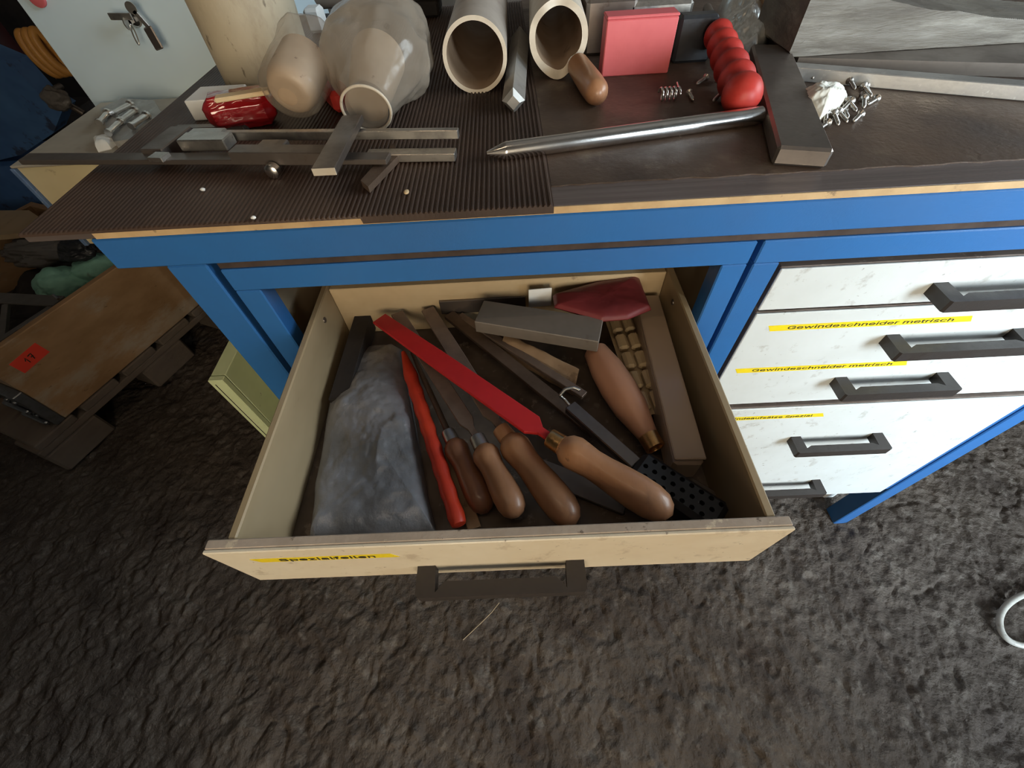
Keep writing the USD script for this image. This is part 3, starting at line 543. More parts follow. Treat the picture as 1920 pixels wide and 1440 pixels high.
# big tubes
def pvc(name, lab, px, py, r, wall, L, dirx=0.0, chip=None, mt='plastic_grey', lift=0.0):
    p = PZ(px, py, ZS + lift); c = p + (0, 0, r); d = unit((dirx, 1, 0)); n = 56
    t = thing(name, lab, 'tube', p)
    def ring(rr, y, ch=True):
        a = np.linspace(0, 2 * math.pi, n, endpoint=False); x_, y_, z_ = frame(d); off = np.zeros(n)
        if chip and ch: off = chip(a)
        k = np.angle(np.exp(1j * (a + math.pi / 2 - .12))); rr = rr * (1 + .17 * np.exp(-(k / .42) ** 2) * (1 if rr > r - .001 else .55) + .12 * np.exp(-((k + .75) / .25) ** 2) * (0 if rr > r - .001 else -1)) if chip else np.full(n, rr)
        return c + (y + off)[:, None] * d + rr[:, None] * (np.cos(a)[:, None] * y_ + np.sin(a)[:, None] * z_), a
    o0, a = ring(r, 0.0); o1, _ = ring(r, L, False); i0, _ = ring(r - wall, 0.0); i1, _ = ring(r - wall, L, False)
    if chip:
        sq = chip(a)
        o0 = o0 + (c - o0) * np.array([1, 0, 1]) * (sq * 1.2 / .06)[:, None] * .0
    def band(A, B):
        F = []
        for j in range(n): k = (j + 1) % n; F += [[j, k, n + k], [j, n + k, n + j]]
        g = trimesh.Trimesh(np.vstack([A, B]), F, process=False); return g
    part(t, 'wall', cat(band(o0, o1), band(o1, i1)), mt, 40)
    part(t, 'rim', band(i0, o0), 'plastic_rim', 40); part(t, 'bore', band(i1, i0), 'tube_inside', 40)
    return t
pvc('grey_tube', 'large grey round tube lying open end towards the camera', 897, 176, .0345, .0042, .34, .02)
def chipf(a):
    k = np.angle(np.exp(1j * (a + math.pi / 2 - .25))); return .012 * np.exp(-(k / .35) ** 2) - .016 * np.exp(-(k / .9) ** 2) + .002 * np.sin(5 * a)
pvc('chipped_tube', 'off white thick tube with chipped lower rim right of the big grey tube', 1045, 134, .0325, .0066, .32, .05, chipf, 'plastic_rim', .006)
def crumpled_sleeve(fc, d, prof, n, amp, seed, freq=1.6, sq=1.12, ripple=.1):
    x_, y_, z_ = frame(d); a = np.linspace(0, 2 * math.pi, n, endpoint=False); rows = []
    for k_, (tt, rr, am) in enumerate(prof):
        q = np.c_[np.cos(a) * freq, np.sin(a) * freq, 0 * a + tt * 17]
        k = 1 + am * amp * (2 * (meshkit.fbm(q + seed, 4, seed) - .5) + .9 * (.25 - np.abs(meshkit.noise(q * 1.7 + seed * 2, seed + 5) - .5)))
        pt = fc + d * tt + rr * k[:, None] * (sq * np.cos(a)[:, None] * y_ + np.sin(a)[:, None] * z_); pt[:, 2] = np.maximum(pt[:, 2], ZM + .0006); rows.append(pt)
    V = np.array(rows).reshape(-1, 3); F = []
    for i in range(len(prof) - 1):
        for j in range(n): k = (j + 1) % n; F += [[i * n + j, (i + 1) * n + j, (i + 1) * n + k], [i * n + j, (i + 1) * n + k, i * n + k]]
    g = trimesh.Trimesh(V, F, process=False); g.fix_normals(); return g
# clear bagged beaker
fc, bk = PZ(687, 205, ZM + .024), PZ(722, 60, ZM + .050)
d = unit(bk - fc); L = np.linalg.norm(bk - fc)
t = thing('bagged_beaker', 'clear plastic bag wrapped around a beaker with its round open rim forward', 'bag', (fc + bk) / 2 - (0, 0, .045))
pr = [(L * 1.05 * i / 40, (.0205 + .027 * min(1, max(0, (i / 40 - .06) / .5))) if i < 33 else .0475 - .0012 * (i - 33), min(1, i / 14)) for i in range(41)]
pr += [(L * 1.07, .030, 1), (L * 1.08, .014, 1), (L * 1.085, .003, 1)]
part(t, 'film', crumpled_sleeve(fc, d, pr, 84, .24, 21, 1.15), 'film_milky', True)
x_, y_, z_ = frame(d); a = np.linspace(0, 2 * math.pi, 72, endpoint=False)
part(t, 'rim', tubep(fc + .0207 * (1.1 * np.cos(a)[:, None] * y_ + np.sin(a)[:, None] * z_), .0014, 8, True), 'plastic_rim', True, label='pale round rim')
part(t, 'rim_face', lathe(fc + d * .003, d, [(0, 0), (0, .0198), (.001, .0198), (.001, 0)], 40), 'film_milky', 40)
part(t, 'beaker', lathe(fc + d * .012, d, [(0, 0), (0, .0185), (.075, .0265), (.075, .024), (.077, 0)], 40), 'cork_tan', 40, label='tan beaker inside the bag')
# bagged tan roll
fc, bk = PZ(541, 178, ZM + .034), PZ(580, 98, ZM + .050); d = unit(bk - fc); L = np.linalg.norm(bk - fc) * .8
t = thing('bagged_roll', 'tan round ended roll wrapped in clear film lying over the red case', 'roll', fc - (0, 0, .03))
part(t, 'roll', lathe(fc, d, [(0, 0), (.0004, .013), (.001, .017), (.003, .0195), (.007, .0215), (.016, .0235), (L, .0235), (L, 0)], 40), 'cork_tan', 50)
pr = [(-.003, .008, 0), (-.003, .016, .1), (-.001, .022, .2)] + [(.004 + (L + .02) * i / 24, .0250 + .005 * (i / 24), .3 + .7 * i / 24) for i in range(25)]
pr += [(L + .028, .026, 1), (L + .034, .016, 1), (L + .040, .004, 1)]
part(t, 'film', crumpled_sleeve(fc, d, pr, 64, .22, 5, 1.2), 'film', True)
# red clear case, white card box, red plastic bit
a, b = PZ(388, 214, ZM + .016), PZ(515, 194, ZM + .016)
t = thing('red_clear_case', 'shiny dark red translucent plastic case in front of the beige canister', 'case', ((a + b) / 2)[:2].tolist() + [ZM])
part(t, 'body', bumpy(bar(a, b, .034, .031, .009), .0012, 120, 2, .006), 'red_clear', True)
part(t, 'paper_strip', bar(PZ(404, 186, ZM + .0335), PZ(505, 170, ZM + .0335), .012, .004, .0008), 'paper_cream', label='cream paper strip on top')
p = PZ(366, 229, ZM); q = PZ(352, 229, ZM)
a, b = PZ(352, 228, ZM), PZ(398, 226, ZM); ax = unit(b - a)
single('white_carton', 'small white card box behind the left end of the red case', 'box', cbox(PZ(344, 190, ZM + .019)[0], PZ(344, 190, ZM + .019)[0] + .052, PZ(344, 190, ZM + .019)[1], PZ(344, 190, ZM + .019)[1] + .042, ZM, ZM + .019, .0008), 'paper_white', 25)
loose('red_plastic_bar', 'bright red plastic bar poking out between the tan roll and the bagged beaker', 'bar', PZ(585, 130, ZM + .012), PZ(645, 190, ZM + .012), .024, .020, 'red_plastic', .004)
# square rod, wooden knob handle
a, b = PZ(962, 196, ZS + .011), PZ(975, 70, ZS + .011); d = unit(b - a)
x_, y_, z_ = frame(d); y2, z2 = (y_ + z_) / math.sqrt(2), (z_ - y_) / math.sqrt(2)
c0 = a + d * .004; s = .0085
pts = [c0 + d * .006 + y2 * i * s + z2 * j * s for i in (-1, 1) for j in (-1, 1)] + [b + y2 * i * s + z2 * j * s for i in (-1, 1) for j in (-1, 1)] + [c0 + y2 * i * s * .55 + z2 * j * s * .55 for i in (-1, 1) for j in (-1, 1)]
single('square_rod', 'dull aluminium square rod resting on edge between the two big tubes', 'rod', TM(hull(pts)), 'aluminium', 20)
a, b = PZ(1118, 172, ZS + .013), PZ(1062, 92, ZS + .013)
single('round_handle', 'brown round ended wooden handle under the chipped tube', 'handle', lathe(a, b - a, [(-.012, 0), (-.0105, .006), (-.006, .0105), (.0, .0125), (.02, .0130), (.08, .0122), (.08, 0)], 28), 'handle_wood', 60)
# pink box, black sleeve
a, b, u = PY(1128, 141, 0), 0, 0; y = PZ(1190, 141, ZS)[1]; A, B, Ct = PY(1128, 142, y), PY(1252, 136, y), PY(1140, 32, y)
t = thing('pink_box', 'pink cardboard box standing behind the worktop clutter', 'box', ((A[0] + B[0]) / 2, y + .03, ZS))
part(t, 'body', cbox(A[0], B[0], y, y + .024, ZS, Ct[2] - .003, .001), 'pink_card')
part(t, 'lid', cbox(A[0] - .0004, B[0] + .0004, y - .0004, y + .0244, Ct[2] - .0029, Ct[2], .001), 'pink_card')
y2 = y + .028; A, B = PY(1262, 110, y2), PY(1330, 110, y2)
single('black_sleeve', 'black upright sleeve right of the pink box', 'sleeve', cbox(A[0], B[0], y2, y2 + .02, ZS, PY(1290, 30, y2)[2], .003), 'black_plastic')
# red ribbed handle tool
a, b = PZ(1392, 178, ZS + .018), PZ(1342, 55, ZS + .030); d = unit(b - a); L = np.linalg.norm(b - a); pr = [(-.016, 0), (-.0155, .006), (-.013, .012), (-.006, .0165), (0, .0178)]
for i in range(48): s = i / 47; pr.append((.004 + (L - .008) * s, .0158 + .0022 * math.cos(s * 2 * math.pi * 5.5) - .003 * s))
pr += [(L, .010), (L, 0)]
t = thing('red_ribbed_tool', 'tool with red ribbed plastic grip lying beside the flat steel bar', 'hand tool', a - (0, 0, .018))
part(t, 'grip', lathe(a, d, pr, 32), 'red_plastic', 60)
part(t, 'shank', lathe(a + d * (L - .002), d, [(0, 0), (0, .006), (.07, .005), (.07, 0)], 16), 'steel_dark', 40)
# chrome rod
a, b = PZ(912, 288, ZS + .0075), PZ(1425, 216, ZS + .0075); L = np.linalg.norm(b - a)
single('chrome_rod', 'long shiny chrome rod with tapered left tip across the worktop', 'rod', lathe(a, b - a, [(0, 0), (.0003, .0016), (.016, .0072), (.018, .0075), (L, .0075), (L, 0)], 32), 'chrome', 40)
# steel flat bar
a, b = PZ(1504, 296, ZS + .008), PZ(1440, 98, ZS + .008); ex = PZ(1452, 293, ZS + .015); fx = PZ(1556, 292, ZS + .015)
single('flat_steel_bar', 'thick dark flat steel bar pointing at the bench edge', 'bar', bar(a, b, np.linalg.norm(fx - ex), .0155, .0022), 'steel_dark', 25)
# slab and long bars right
y = PZ(1560, 132, ZS)[1] + .004
sA = PY(1480, 98, PZ(1480, 108, ZS + .012)[1])
ys = sA[1]; xl = sA[0]
t = thing('cast_block', 'big pale scratched cast block standing on a dark base on the right', 'block', (xl + .2, ys + .05, ZS))
fp = [PY(*q, ys) for q in ((1480, 98), (1486, 84), (1528, -20), (1620, -10), (1690, 6), (1745, 19), (1800, 21), (1860, 32), (1920, 37), (2120, 52))]
fp = [(q[0], q[2]) for q in fp]; zb_ = ZS + .0125; fp = [(fp[0][0] + .006, zb_)] + fp + [(fp[-1][0], zb_)]
part(t, 'body', bumpy(prism(fp, (0, ys + .10, 0), (1, 0, 0), (0, 0, 1), .10), .0014, 60, 5, .012), 'cast_slab', 40)
e0, e1 = PZ(1498, 108, ZS + .012), PZ(1920, 119, ZS + .012)
part(t, 'base', slab([e0, e1 + (e1 - e0) * .3, e1 + (e1 - e0) * .3 + (0, .12, 0), e0 + (0.002, .12, 0)], .0118), 'slab_base', False)
q0, q1 = PZ(1472, 124, ZS + .0125), PZ(1920, 160, ZS + .0125); dq = unit(q1 - q0)
single('long_steel_bar', 'long bright steel bar lying in front of the cast block', 'bar', bar(q0 + (0, .0085, -.0062) , q1 + dq * .12 + (0, .0085, -.0062), .017, .0122, .0007), 'bare_steel', 25)
# foil, dark boxes behind
o = [PZ(*p, ZS + .01)[:2] for p in ((1344, 20), (1392, 22), (1436, 48), (1444, 70), (1418, 96), (1386, 80), (1362, 60))]
single('foil_bag', 'crumpled silvery foil bag left of the cast block', 'foil', cushion(o, ZS, .030, 14, 34, .014, 60, .5), 'foil', True)
y3 = PZ(1470, 92, ZS)[1] + .01; A, B = PY(1440, 92, y3), PY(1500, 92, y3)
single('dark_box', 'small black box between the foil and the cast block', 'box', cbox(A[0], B[0] , y3, y3 + .04, ZS, PY(1470, 46, y3)[2], .002), 'black_plastic')
y4 = y3 + .045; A, B = PY(1420, 60, y4), PY(1512, 60, y4)
single('carton', 'plain brown carton standing behind the black box', 'box', cbox(A[0], B[0], y4, y4 + .06, ZS, PY(1470, -30, y4)[2], .002), 'cardboard')
y5 = y2 + .045
for (px0, px1, pt, dz), mt, lab in (((1180, 1300, 2, .03), 'steel_bright', 'grey steel block lying behind the pink box'), ((1100, 1195, -4, .03), 'steel_dark', 'dark steel block lying behind the chipped tube rim')):
    A, B = PY(px0, 20, y5), PY(px1, 20, y5); zt = PY((px0 + px1) / 2, pt, y5)[2]
    single('machine_block', lab, 'block', cbox(A[0], B[0], y5, y5 + .06, ZS, zt, .004), mt)
# tube lying across at the back, white piece
yb = .60; A, B = PY(600, 0, yb), PY(858, -8, yb); zc = PY(700, 12, yb)[2] + .036
t = thing('cross_tube', 'grey cardboard tube lying crosswise behind the bagged beaker', 'tube', ((A[0] + B[0]) / 2, yb, ZM))
part(t, 'wall', lathe((A[0], yb, zc), (1, 0, 0.02), [(0, .031), (0, .035), (B[0] - A[0] + .02, .035), (B[0] - A[0] + .02, .031), (0, .031)], 40), 'plastic_grey', 40)
part(t, 'rest_block', cbox(A[0] + .05, B[0] - .03, yb - .03, yb + .035, ZM, zc - .030, .003), 'black_stuff')
y6 = .52; A, B = PY(572, 40, y6), PY(603, 40, y6); z6 = PY(590, 16, y6)[2]; z7 = PY(590, 48, y6)[2]
single('white_connector', 'small white plastic piece behind the right side of the beige canister', 'fitting', cbox(A[0], B[0], y6, y6 + .03, ZM, z6, .004), 'paper_white')

# caliper on the mat
zc = ZM + .010
a, b = PZ(48, 298, zc), PZ(856, 297, zc)
t = thing('vernier_caliper', 'large dull steel vernier caliper lying across the left part of the mat', 'caliper', ((a + b) / 2)[:2].tolist() + [ZM])
d = unit(b - a); sx = unit(np.cross([0, 0, 1], d))
part(t, 'beam', bar(a, b - d * .06, .0145, .0045, .0006), 'steel_dark')
p = PZ(302, 284, zc); part(t, 'fixed_jaw', cat(bar(p - sx * .010, p + sx * .040, .022, .0125, .001)), 'steel_dark', 25)
p, q = PZ(345, 266, zc + .006), PZ(432, 265, zc + .006); part(t, 'slider', cat(bar(p, q, .018, .010, .001), bar(p + sx * .014, q + sx * .014 - d * .012, .012, .008, .001)), 'steel_bright', 25)
p, q = PZ(440, 290, zc + .003), PZ(640, 291, zc + .003); part(t, 'carriage', cat(bar(p, q, .0165, .011, .0008), bar(p + d * .02 + sx * .012, p + d * .045 + sx * .012, .014, .010, .001)), 'steel_dark', 25)
p = PZ(518, 312, ZM + .006); part(t, 'lock_screw', cat(lathe(p + sx * .006, -sx, [(0, 0), (0, .0038), (.010, .0038), (.010, .006), (.0165, .006), (.018, .004), (.018, 0)], 20)), 'chrome', 40)
part(t, 'depth_plate', bar(PZ(286, 294, zc + .0035), PZ(312, 295, zc + .0035), .012, .004, .0004), 'steel_bright')
def rod2(nm, lab, p0, p1, w, h, m_, z): return loose(nm, lab, 'bar', PZ(*p0, z), PZ(*p1, z), w, h, m_, .0006)
rod2('steel_rod', 'slim square steel rod lying behind the caliper, bright front side', (410, 254), (860, 250), .0068, .0075, 'steel_bright', ZM + .0145)
rod2('steel_rod', 'dark flat steel rod lying behind the caliper and left of the slim bright rod', (333, 243), (462, 240), .0100, .0060, 'steel_dark', ZM + .003)
rod2('steel_rod', 'short steel rod with bright front face right of the caliper, mat beneath', (690, 292), (855, 290), .0125, .0070, 'steel_bright', ZM + .0036)
a, b = PZ(608, 322, ZM + .0225), PZ(662, 222, ZM + .0225)
t = thing('flat_key_stock', 'short flat grey steel bar lying slanted over the caliper, front end painted pale as lit', 'bar', ((a + b) / 2)[:2].tolist() + [ZM + .018])
part(t, 'shaft', bar(a, b, .0190, .0060, .0006), 'steel_dark'); d = unit(b - a); part(t, 'lit_end_face', bar(a - d * .0006, a + d * .0001, .0186, .0056, .0002), 'steel_lit_end', label='end face painted pale as lit')  # front end coloured paler, as the light falls on it
o = [PZ(*p, ZM + .006) for p in ((738, 268), (748, 290), (690, 350), (676, 338))]
single('scraper', 'rusty dark pointed scraper lying under the slanted flat bar', 'scraper', slab(o, .0055), 'file_steel', False)
# crumbs on the mat
for k, (px, py, lab) in enumerate(((762, 360, 'pale crumb on the ribs of the mat near the worktop middle'), (475, 408, 'tiny pale crumb near the front edge of the mat'), (380, 355, 'tiny pale crumb at the left of the mat'))):
    single('crumb', lab, 'crumb', blob(PZ(px, py, ZM + .0015), (.0022, .0034 if k < 1 else .0016, .0013), 40 + k, .3, 2, 2), 'paper_cream' if k == 0 else 'paper_white', True)
# spring
p = PZ(1255, 176, ZS + .007); u = np.linspace(0, 1, 120)
t = thing('coil_spring', 'small shiny coil spring on the worktop left of the red ribbed grip', 'spring', p - (0, 0, .007))
part(t, 'coil', tubep(np.c_[p[0] - .010 + .02 * u, p[1] + .0055 * np.cos(u * 2 * math.pi * 4.5), p[2] + .0055 * np.sin(u * 2 * math.pi * 4.5)], .0012, 8), 'chrome', True)
part(t, 'coil_end', tubep(np.array([p + (.010, .0055, 0), p + (.012, .012, .002), p + (.0125, .020, .003)]), .0011, 8), 'chrome', True)

# rag and small bright screws
o = [PZ(*p, ZS + .01)[:2] for p in ((1498, 178), (1540, 165), (1578, 164), (1592, 176), (1570, 200), (1540, 216), (1520, 206), (1500, 196))]
single('white_rag', 'crumpled white rag on the heap of screws behind the flat steel bar', 'rag', cushion(o, ZS + .004, .012, 5, 24, .006, 90, .5), 'cloth_white', True)
rng = random.Random(5); first = None
spots = [(1492, 160), (1503, 158), (1523, 152), (1550, 152), (1602, 170), (1632, 186), (1626, 196), (1618, 205), (1604, 214), (1590, 222), (1584, 205), (1575, 212), (1558, 216), (1560, 228), (1545, 240), (1535, 234), (1528, 248), (1548, 222), (1612, 190), (1588, 232), (1570, 240), (1600, 228), (1516, 226), (1522, 238), (1630, 176), (1305, 160), (1338, 158), (1300, 188), (1336, 192)]
for i, (px, py) in enumerate(spots):
    p = PZ(px, py, ZS + .0022); az = math.radians(65 + rng.uniform(-28, 28)); grp = 'loose screws on the worktop behind the flat steel bar' if i < 25 else 'loose screws between spring and red grip'
    lab = 'small loose steel screw in the heap around the white rag' if i < 25 else ['loose screw on the worktop farthest left behind, just right of the coil spring', 'loose screw on the worktop close to the red grip, farther one', 'loose screw on the worktop near the chrome rod, right of the coil spring', 'loose screw on the worktop close to the red grip, nearer one'][i - 25]
    if first is None:
        t = thing('screw', lab, 'screw', (0, 0, 0), grp); L = .021
        part(t, 'shank', lathe((0, 0, 0), (1, 0, 0), [(0, 0), (.002, .0015)] + [(.003 + .001 * k, .0020 if k % 2 else .0015) for k in range(14)] + [(L - .003, .0013), (L - .003, 0)], 10), 'steel_bright', 40)
        part(t, 'head', lathe((L - .003, 0, 0), (1, 0, 0), [(0, 0), (0, .002), (.0018, .0038), (.003, .0036), (.003, 0)], 12), 'steel_bright', 40)
        first = t; x = UsdGeom.Xformable(t.prim); x.ClearXformOpOrder(); prim = t.prim
    else:
        pth = numbered('/World', 'screw'); xf = UsdGeom.Xform.Define(stage, pth); prim = xf.GetPrim(); prim.GetReferences().AddInternalReference(first.path); prim.SetInstanceable(True)
        setcd(prim, label=lab, category='screw', group=grp); x = UsdGeom.Xformable(prim); x.ClearXformOpOrder()
    x.AddTranslateOp(UsdGeom.XformOp.PrecisionDouble, 'place').Set(Gf.Vec3d(float(p[0]), float(p[1]), float(p[2] + .001 * (i % 3)))); x.AddRotateZOp(UsdGeom.XformOp.PrecisionFloat, 'turn').Set(math.degrees(az)); x.AddRotateYOp(UsdGeom.XformOp.PrecisionFloat, 'tip').Set(-4.0 * (i % 3))

#LEFT
# locker
yl = .72; A, B = PY(175, 212, yl), PY(42, 0, yl); xa = (A[0] + B[0]) / 2; xb = -.455
t = thing('steel_locker', 'pale blue grey steel locker with keys in its door', 'locker', ((xa + xb) / 2, yl + .2, 0))
part(t, 'body', cbox(xa - .004, xb + .004, yl + .019, yl + .42, 0, 1.45, .003), 'locker_grey')
dd = part(t, 'door', cbox(xa, xb, yl, yl + .018, .06, 1.44, .003), 'locker_grey')
k = PY(254, 36, yl); part(dd, 'lock', lathe(k, (0, -1, 0), [(0, .011), (.003, .011), (.005, .009), (.005, 0)], 24), 'chrome')
t = thing('key_bunch', 'bunch of keys with metal tag hanging in the locker lock', 'keys', k)
k2 = k + np.array([0, -.006, 0]); part(t, 'key', cat(obox(k2 + (0, -.010, 0), (1, 0, 0), (0, 1, 0), (0, 0, 1), .002, .018, .007, .0005), lathe(k2 + (0, -.022, 0), (1, 0, 0), [(-.001, 0), (-.001, .010), (.001, .010), (.001, 0)], 20)), 'steel_bright', 30)
rc = k2 + (.002, -.024, -.016); u = np.linspace(0, 2 * math.pi, 32, endpoint=False); part(t, 'key_ring', tubep(np.c_[rc[0] + .004 * np.cos(u), rc[1] + .003 * np.sin(u), rc[2] + .015 * np.cos(u + .3)], .0012, 6, True), 'chrome', True)
g = PY(288, 72, yl - .03); part(t, 'key_tag', obox(g, unit((.9, -.3, .2)), (0, 0, 1) , (.3, .9, 0), .022, .034, .004, .0018), 'steel_dark', 30, label='dark oval key tag')
g = PY(270, 42, yl - .03); part(t, 'key', cat(obox(g, unit((.35, 0, -.9)), (0, 1, 0), unit((.9, 0, .35)), .036, .002, .008, .0006), lathe(g + unit((-.35, 0, .9)) * .022, (0, 1, 0), [(-.001, 0), (-.001, .009), (.001, .009), (.001, 0)], 18)), 'steel_bright', 30)
g = PY(226, 31, yl - .03); part(t, 'key', obox(g, (1, 0, -.05), (0, 1, 0), (.05, 0, 1), .040, .003, .010, .0008), 'steel_bright', 30)
g = PY(70, -4, yl - .001); single('red_magnet', 'small round red magnet on the locker door', 'magnet', lathe(g, (0, -1, 0), [(0, .013), (.005, .013), (.006, .011), (.006, 0)], 24), 'pink_card')
# cream cabinet in front of the locker
zt = .70; y0 = PZ(20, 310, zt)[1]; x0 = PZ(20, 310, zt)[0]; y1 = yl - .012
t = thing('cream_cabinet', 'cream cabinet with blue edge strip standing left of the bench', 'cabinet', (x0 + .2, (y0 + y1) / 2, 0))
part(t, 'body', cbox(x0 + .004, -.415, y0, y1, .545, zt - .004, .002), 'cream_cabinet')
part(t, 'top', cbox(x0, -.412, y0 - .004, y1, zt - .004, zt, .001), 'cabinet_top'); part(t, 'edge_strip', cbox(x0 - .004, x0 + .004, y0 - .005, y0 + .02, .545, zt - .0045, .001), 'blue_edge', label='scuffed blue edge strip')
part(t, 'plinth', cbox(x0 + .05, x0 + .16, y1 - .11, y1 - .005, 0, .5448, .002), 'black_stuff')
# fittings lying on the cabinet
o = [PZ(*p, zt + .01)[:2] for p in ((190, 205), (230, 186), (290, 190), (305, 215), (262, 240), (250, 262), (215, 268), (200, 240))]
single('fitting_plate', 'grey machined steel plate on the cream cabinet top', 'plate', slab([(*q, zt + .012) for q in o], .0118), 'bare_steel', False)
for i, (px, py) in enumerate(((196, 222), (214, 240), (238, 218), (256, 228), (222, 206))):
    p = PZ(px, py, zt + .018); single('hinge_bolt', ['leftmost bright bolt on the grey plate, cream cabinet top', 'second bright bolt from the front on the grey plate', 'bright bolt in the middle of the grey plate', 'rightmost bright bolt on the grey plate', 'rear bright bolt on the grey plate by the locker'][i], 'bolt', lathe(p - (0.0, .02, 0), (.1 * i - .2, 1, 0), [(0, 0), (0, .006), (.004, .0062), (.004, .0045), (.045, .0045), (.045, .007), (.050, .007), (.050, 0)], 16), 'chrome', 40)
single('paper_scrap', 'crumpled white paper scrap at the front of the grey plate', 'paper', cushion([PZ(*p, zt)[:2] for p in ((180, 268), (214, 258), (232, 262), (210, 280), (185, 286))], zt, .012, 6, 12, .005, 80), 'paper_white', True)
# blue machine and dark things far left
yb_ = .95; A, B = PY(0, 100, yb_), PY(112, 200, yb_)
t = thing('blue_machine', 'blue painted machine housing at the far left', 'machine', (-1.62, 1.1, 0))
P0 = [PY(*p, 1.02) for p in ((-120, 60), (20, 118), (75, 178), (118, 205), (100, 250), (40, 290), (-120, 330))]
pg = Polygon([(p[0], p[2]) for p in P0]); g = prism(pg, (0, 1.08, 0), (1, 0, 0), (0, 0, 1), .06); part(t, 'housing', g, 'blue_machine', False)
xm0, xm1 = pg.bounds[0], pg.bounds[2]; part(t, 'base', cbox(xm0 + .03, xm1 - .10, 1.035, 1.19, 0, pg.bounds[1] + .02, .01), 'blue_machine')
p = PY(96, 172, 1.0); part(t, 'lever', tubep(np.array([p + (0, .04, 0), p, p + (.02, -.01, -.02), p + (.05, -.01, -.05)]), .008, 10), 'steel_dark', True)
# dark rack with hose coil
t = thing('dark_rack', 'dark steel rack standing behind the blue machine', 'rack', (-1.75, 1.75, 0))
part(t, 'body', cbox(-2.6, -1.10, 1.60, 1.95, .0, 1.1, .01), 'black_stuff'); part(t, 'shelf', cbox(-2.6, -1.10, 1.59, 1.96, 1.1, 1.13, .004), 'slab_base')
yc = .985; cc = PY(84, 100, yc); e0, e1 = PY(34, 46, yc), PY(116, 146, yc); ax_ = unit(e1 - e0); hl = .5 * np.linalg.norm(e1 - e0); pp = np.cross(ax_, [0, 1.0, 0]); pp = pp / np.linalg.norm(pp)
u = np.linspace(0, 2 * math.pi * 3, 240); pth = np.array([cc + ax_ * (hl - .012) * math.cos(w) + pp * (.010 * math.sin(w) + .017 * (w / 6.283 - 1.5)) + np.array([0, 1.0, 0]) * .012 * math.sin(w) for w in u])
single('hose_coil', 'coiled orange yellow hose hanging left of the locker', 'hose', tubep(pth, .0100, 10), 'orange_hose', True)
p = PY(30, 90, 1.4); single('red_canister', 'dark red canister behind the hose coil', 'canister', lathe((p[0] - .05, 1.36, p[2] - .16), (0, 0, 1), [(0, 0), (0, .075), (.24, .075), (.26, .05), (.27, .03), (.27, 0)], 32), 'dark_red_stuff', 40)
p = PY(30, 112, 1.4); single('canister_stand', 'dark stand under the dark red canister', 'stand', cbox(p[0] - .2, p[0] + .12, 1.26, 1.47, 0, PY(30, 90, 1.4)[2] - .16, .005), 'black_stuff')
p = PY(90, 150, 1.0); single('grey_lump', 'grey crumpled bag between blue machine and locker', 'bag', blob(p + (.02, -.04, -.03), (.03, .02, .026), 4, .4, 2, 3), 'grey_sheet', True)
# pallet with collar
P1, P2 = PZ(108, 775, .144), PZ(330, 590, .144); u = unit((P2 - P1) * (1, 1, 0)); v = np.array([-u[1], u[0], 0.0])
def loc(s, w, z): return P1 * (1, 1, 0) + u * s + v * w + np.array([0, 0, z])
def lbox(s0, s1, w0, w1, z0, z1, ch=.002): return obox(loc((s0 + s1) / 2, (w0 + w1) / 2, (z0 + z1) / 2), u, v, (0, 0, 1), s1 - s0, w1 - w0, z1 - z0, ch)
t = thing('pallet', 'grey weathered wooden pallet under the brown collar box', 'pallet', loc(.4, .3, 0))
for s0, s1 in ((-.10, .045), (.20, .345), (.46, .56)):
    for w0 in (-.004, .33): part(t, 'block', lbox(s0, s1, w0, w0 + .10, 0, .078, .006), 'pallet_wood')
for w0 in (-.004, .33): part(t, 'bearer', lbox(-.10, .56, w0, w0 + .10, .0782, .098, .003), 'pallet_wood')
for i in range(5): part(t, 'deck_board', lbox(-.09 + .128 * i, .015 + .128 * i, -.006, .60, .0985, .120, .003), 'pallet_wood')
top = .344
t = thing('collar_box', 'brown wooden pallet collar box with red sticker on its side', 'crate', loc(.4, .3, .1205))
ZK = .1215
part(t, 'side_board', lbox(0, .52, -.001, .019, ZK, top, .002), 'collar_wood'); part(t, 'side_board', lbox(0, .52, .58, .60, ZK, top, .002), 'collar_wood')
part(t, 'end_board', lbox(0, .02, .0195, .5795, ZK, top, .002), 'collar_wood'); part(t, 'end_board', lbox(.50, .52, .0195, .5795, ZK, top, .002), 'collar_wood')
part(t, 'corner_hinge', cat(lbox(-.024, -.0005, -.004, .11, ZK, ZK + .12, .002), lbox(-.035, -.0242, .004, .10, ZK + .01, ZK + .022, .003), lbox(-.035, -.0242, .004, .10, ZK + .06, ZK + .072, .003), *[lathe(loc(-.024, w, ZK + z), -u, [(0, .006), (.004, .006), (.006, .003), (.006, 0)], 12) for w in (.02, .05, .085) for z in (.014, .04, .095)]), 'galvanized', 30, label='galvanised corner hinge with rivets')
pn = v; fp = loc(.1, -.0012, .2)
sc = [PL(*p, fp, pn) for p in ((17, 682), (66, 641), (94, 661), (45, 702))]
ctr = sum(sc) / 4; ex = unit(sc[1] - sc[0]); ey = unit(np.cross(-v, ex)); w_, h_ = np.linalg.norm(sc[1] - sc[0]), np.linalg.norm(sc[3] - sc[0]) * .95
st = part(t, 'sticker', obox(ctr, ex, ey, -v, w_, h_, .0006, .0001), 'sticker_red', False, label='red sticker with handwritten number')
def stroke(pts): return tubep(np.array([ctr + ex * a * h_ + ey * b * h_ - v * .0005 for a, b in pts]), .0011, 6)
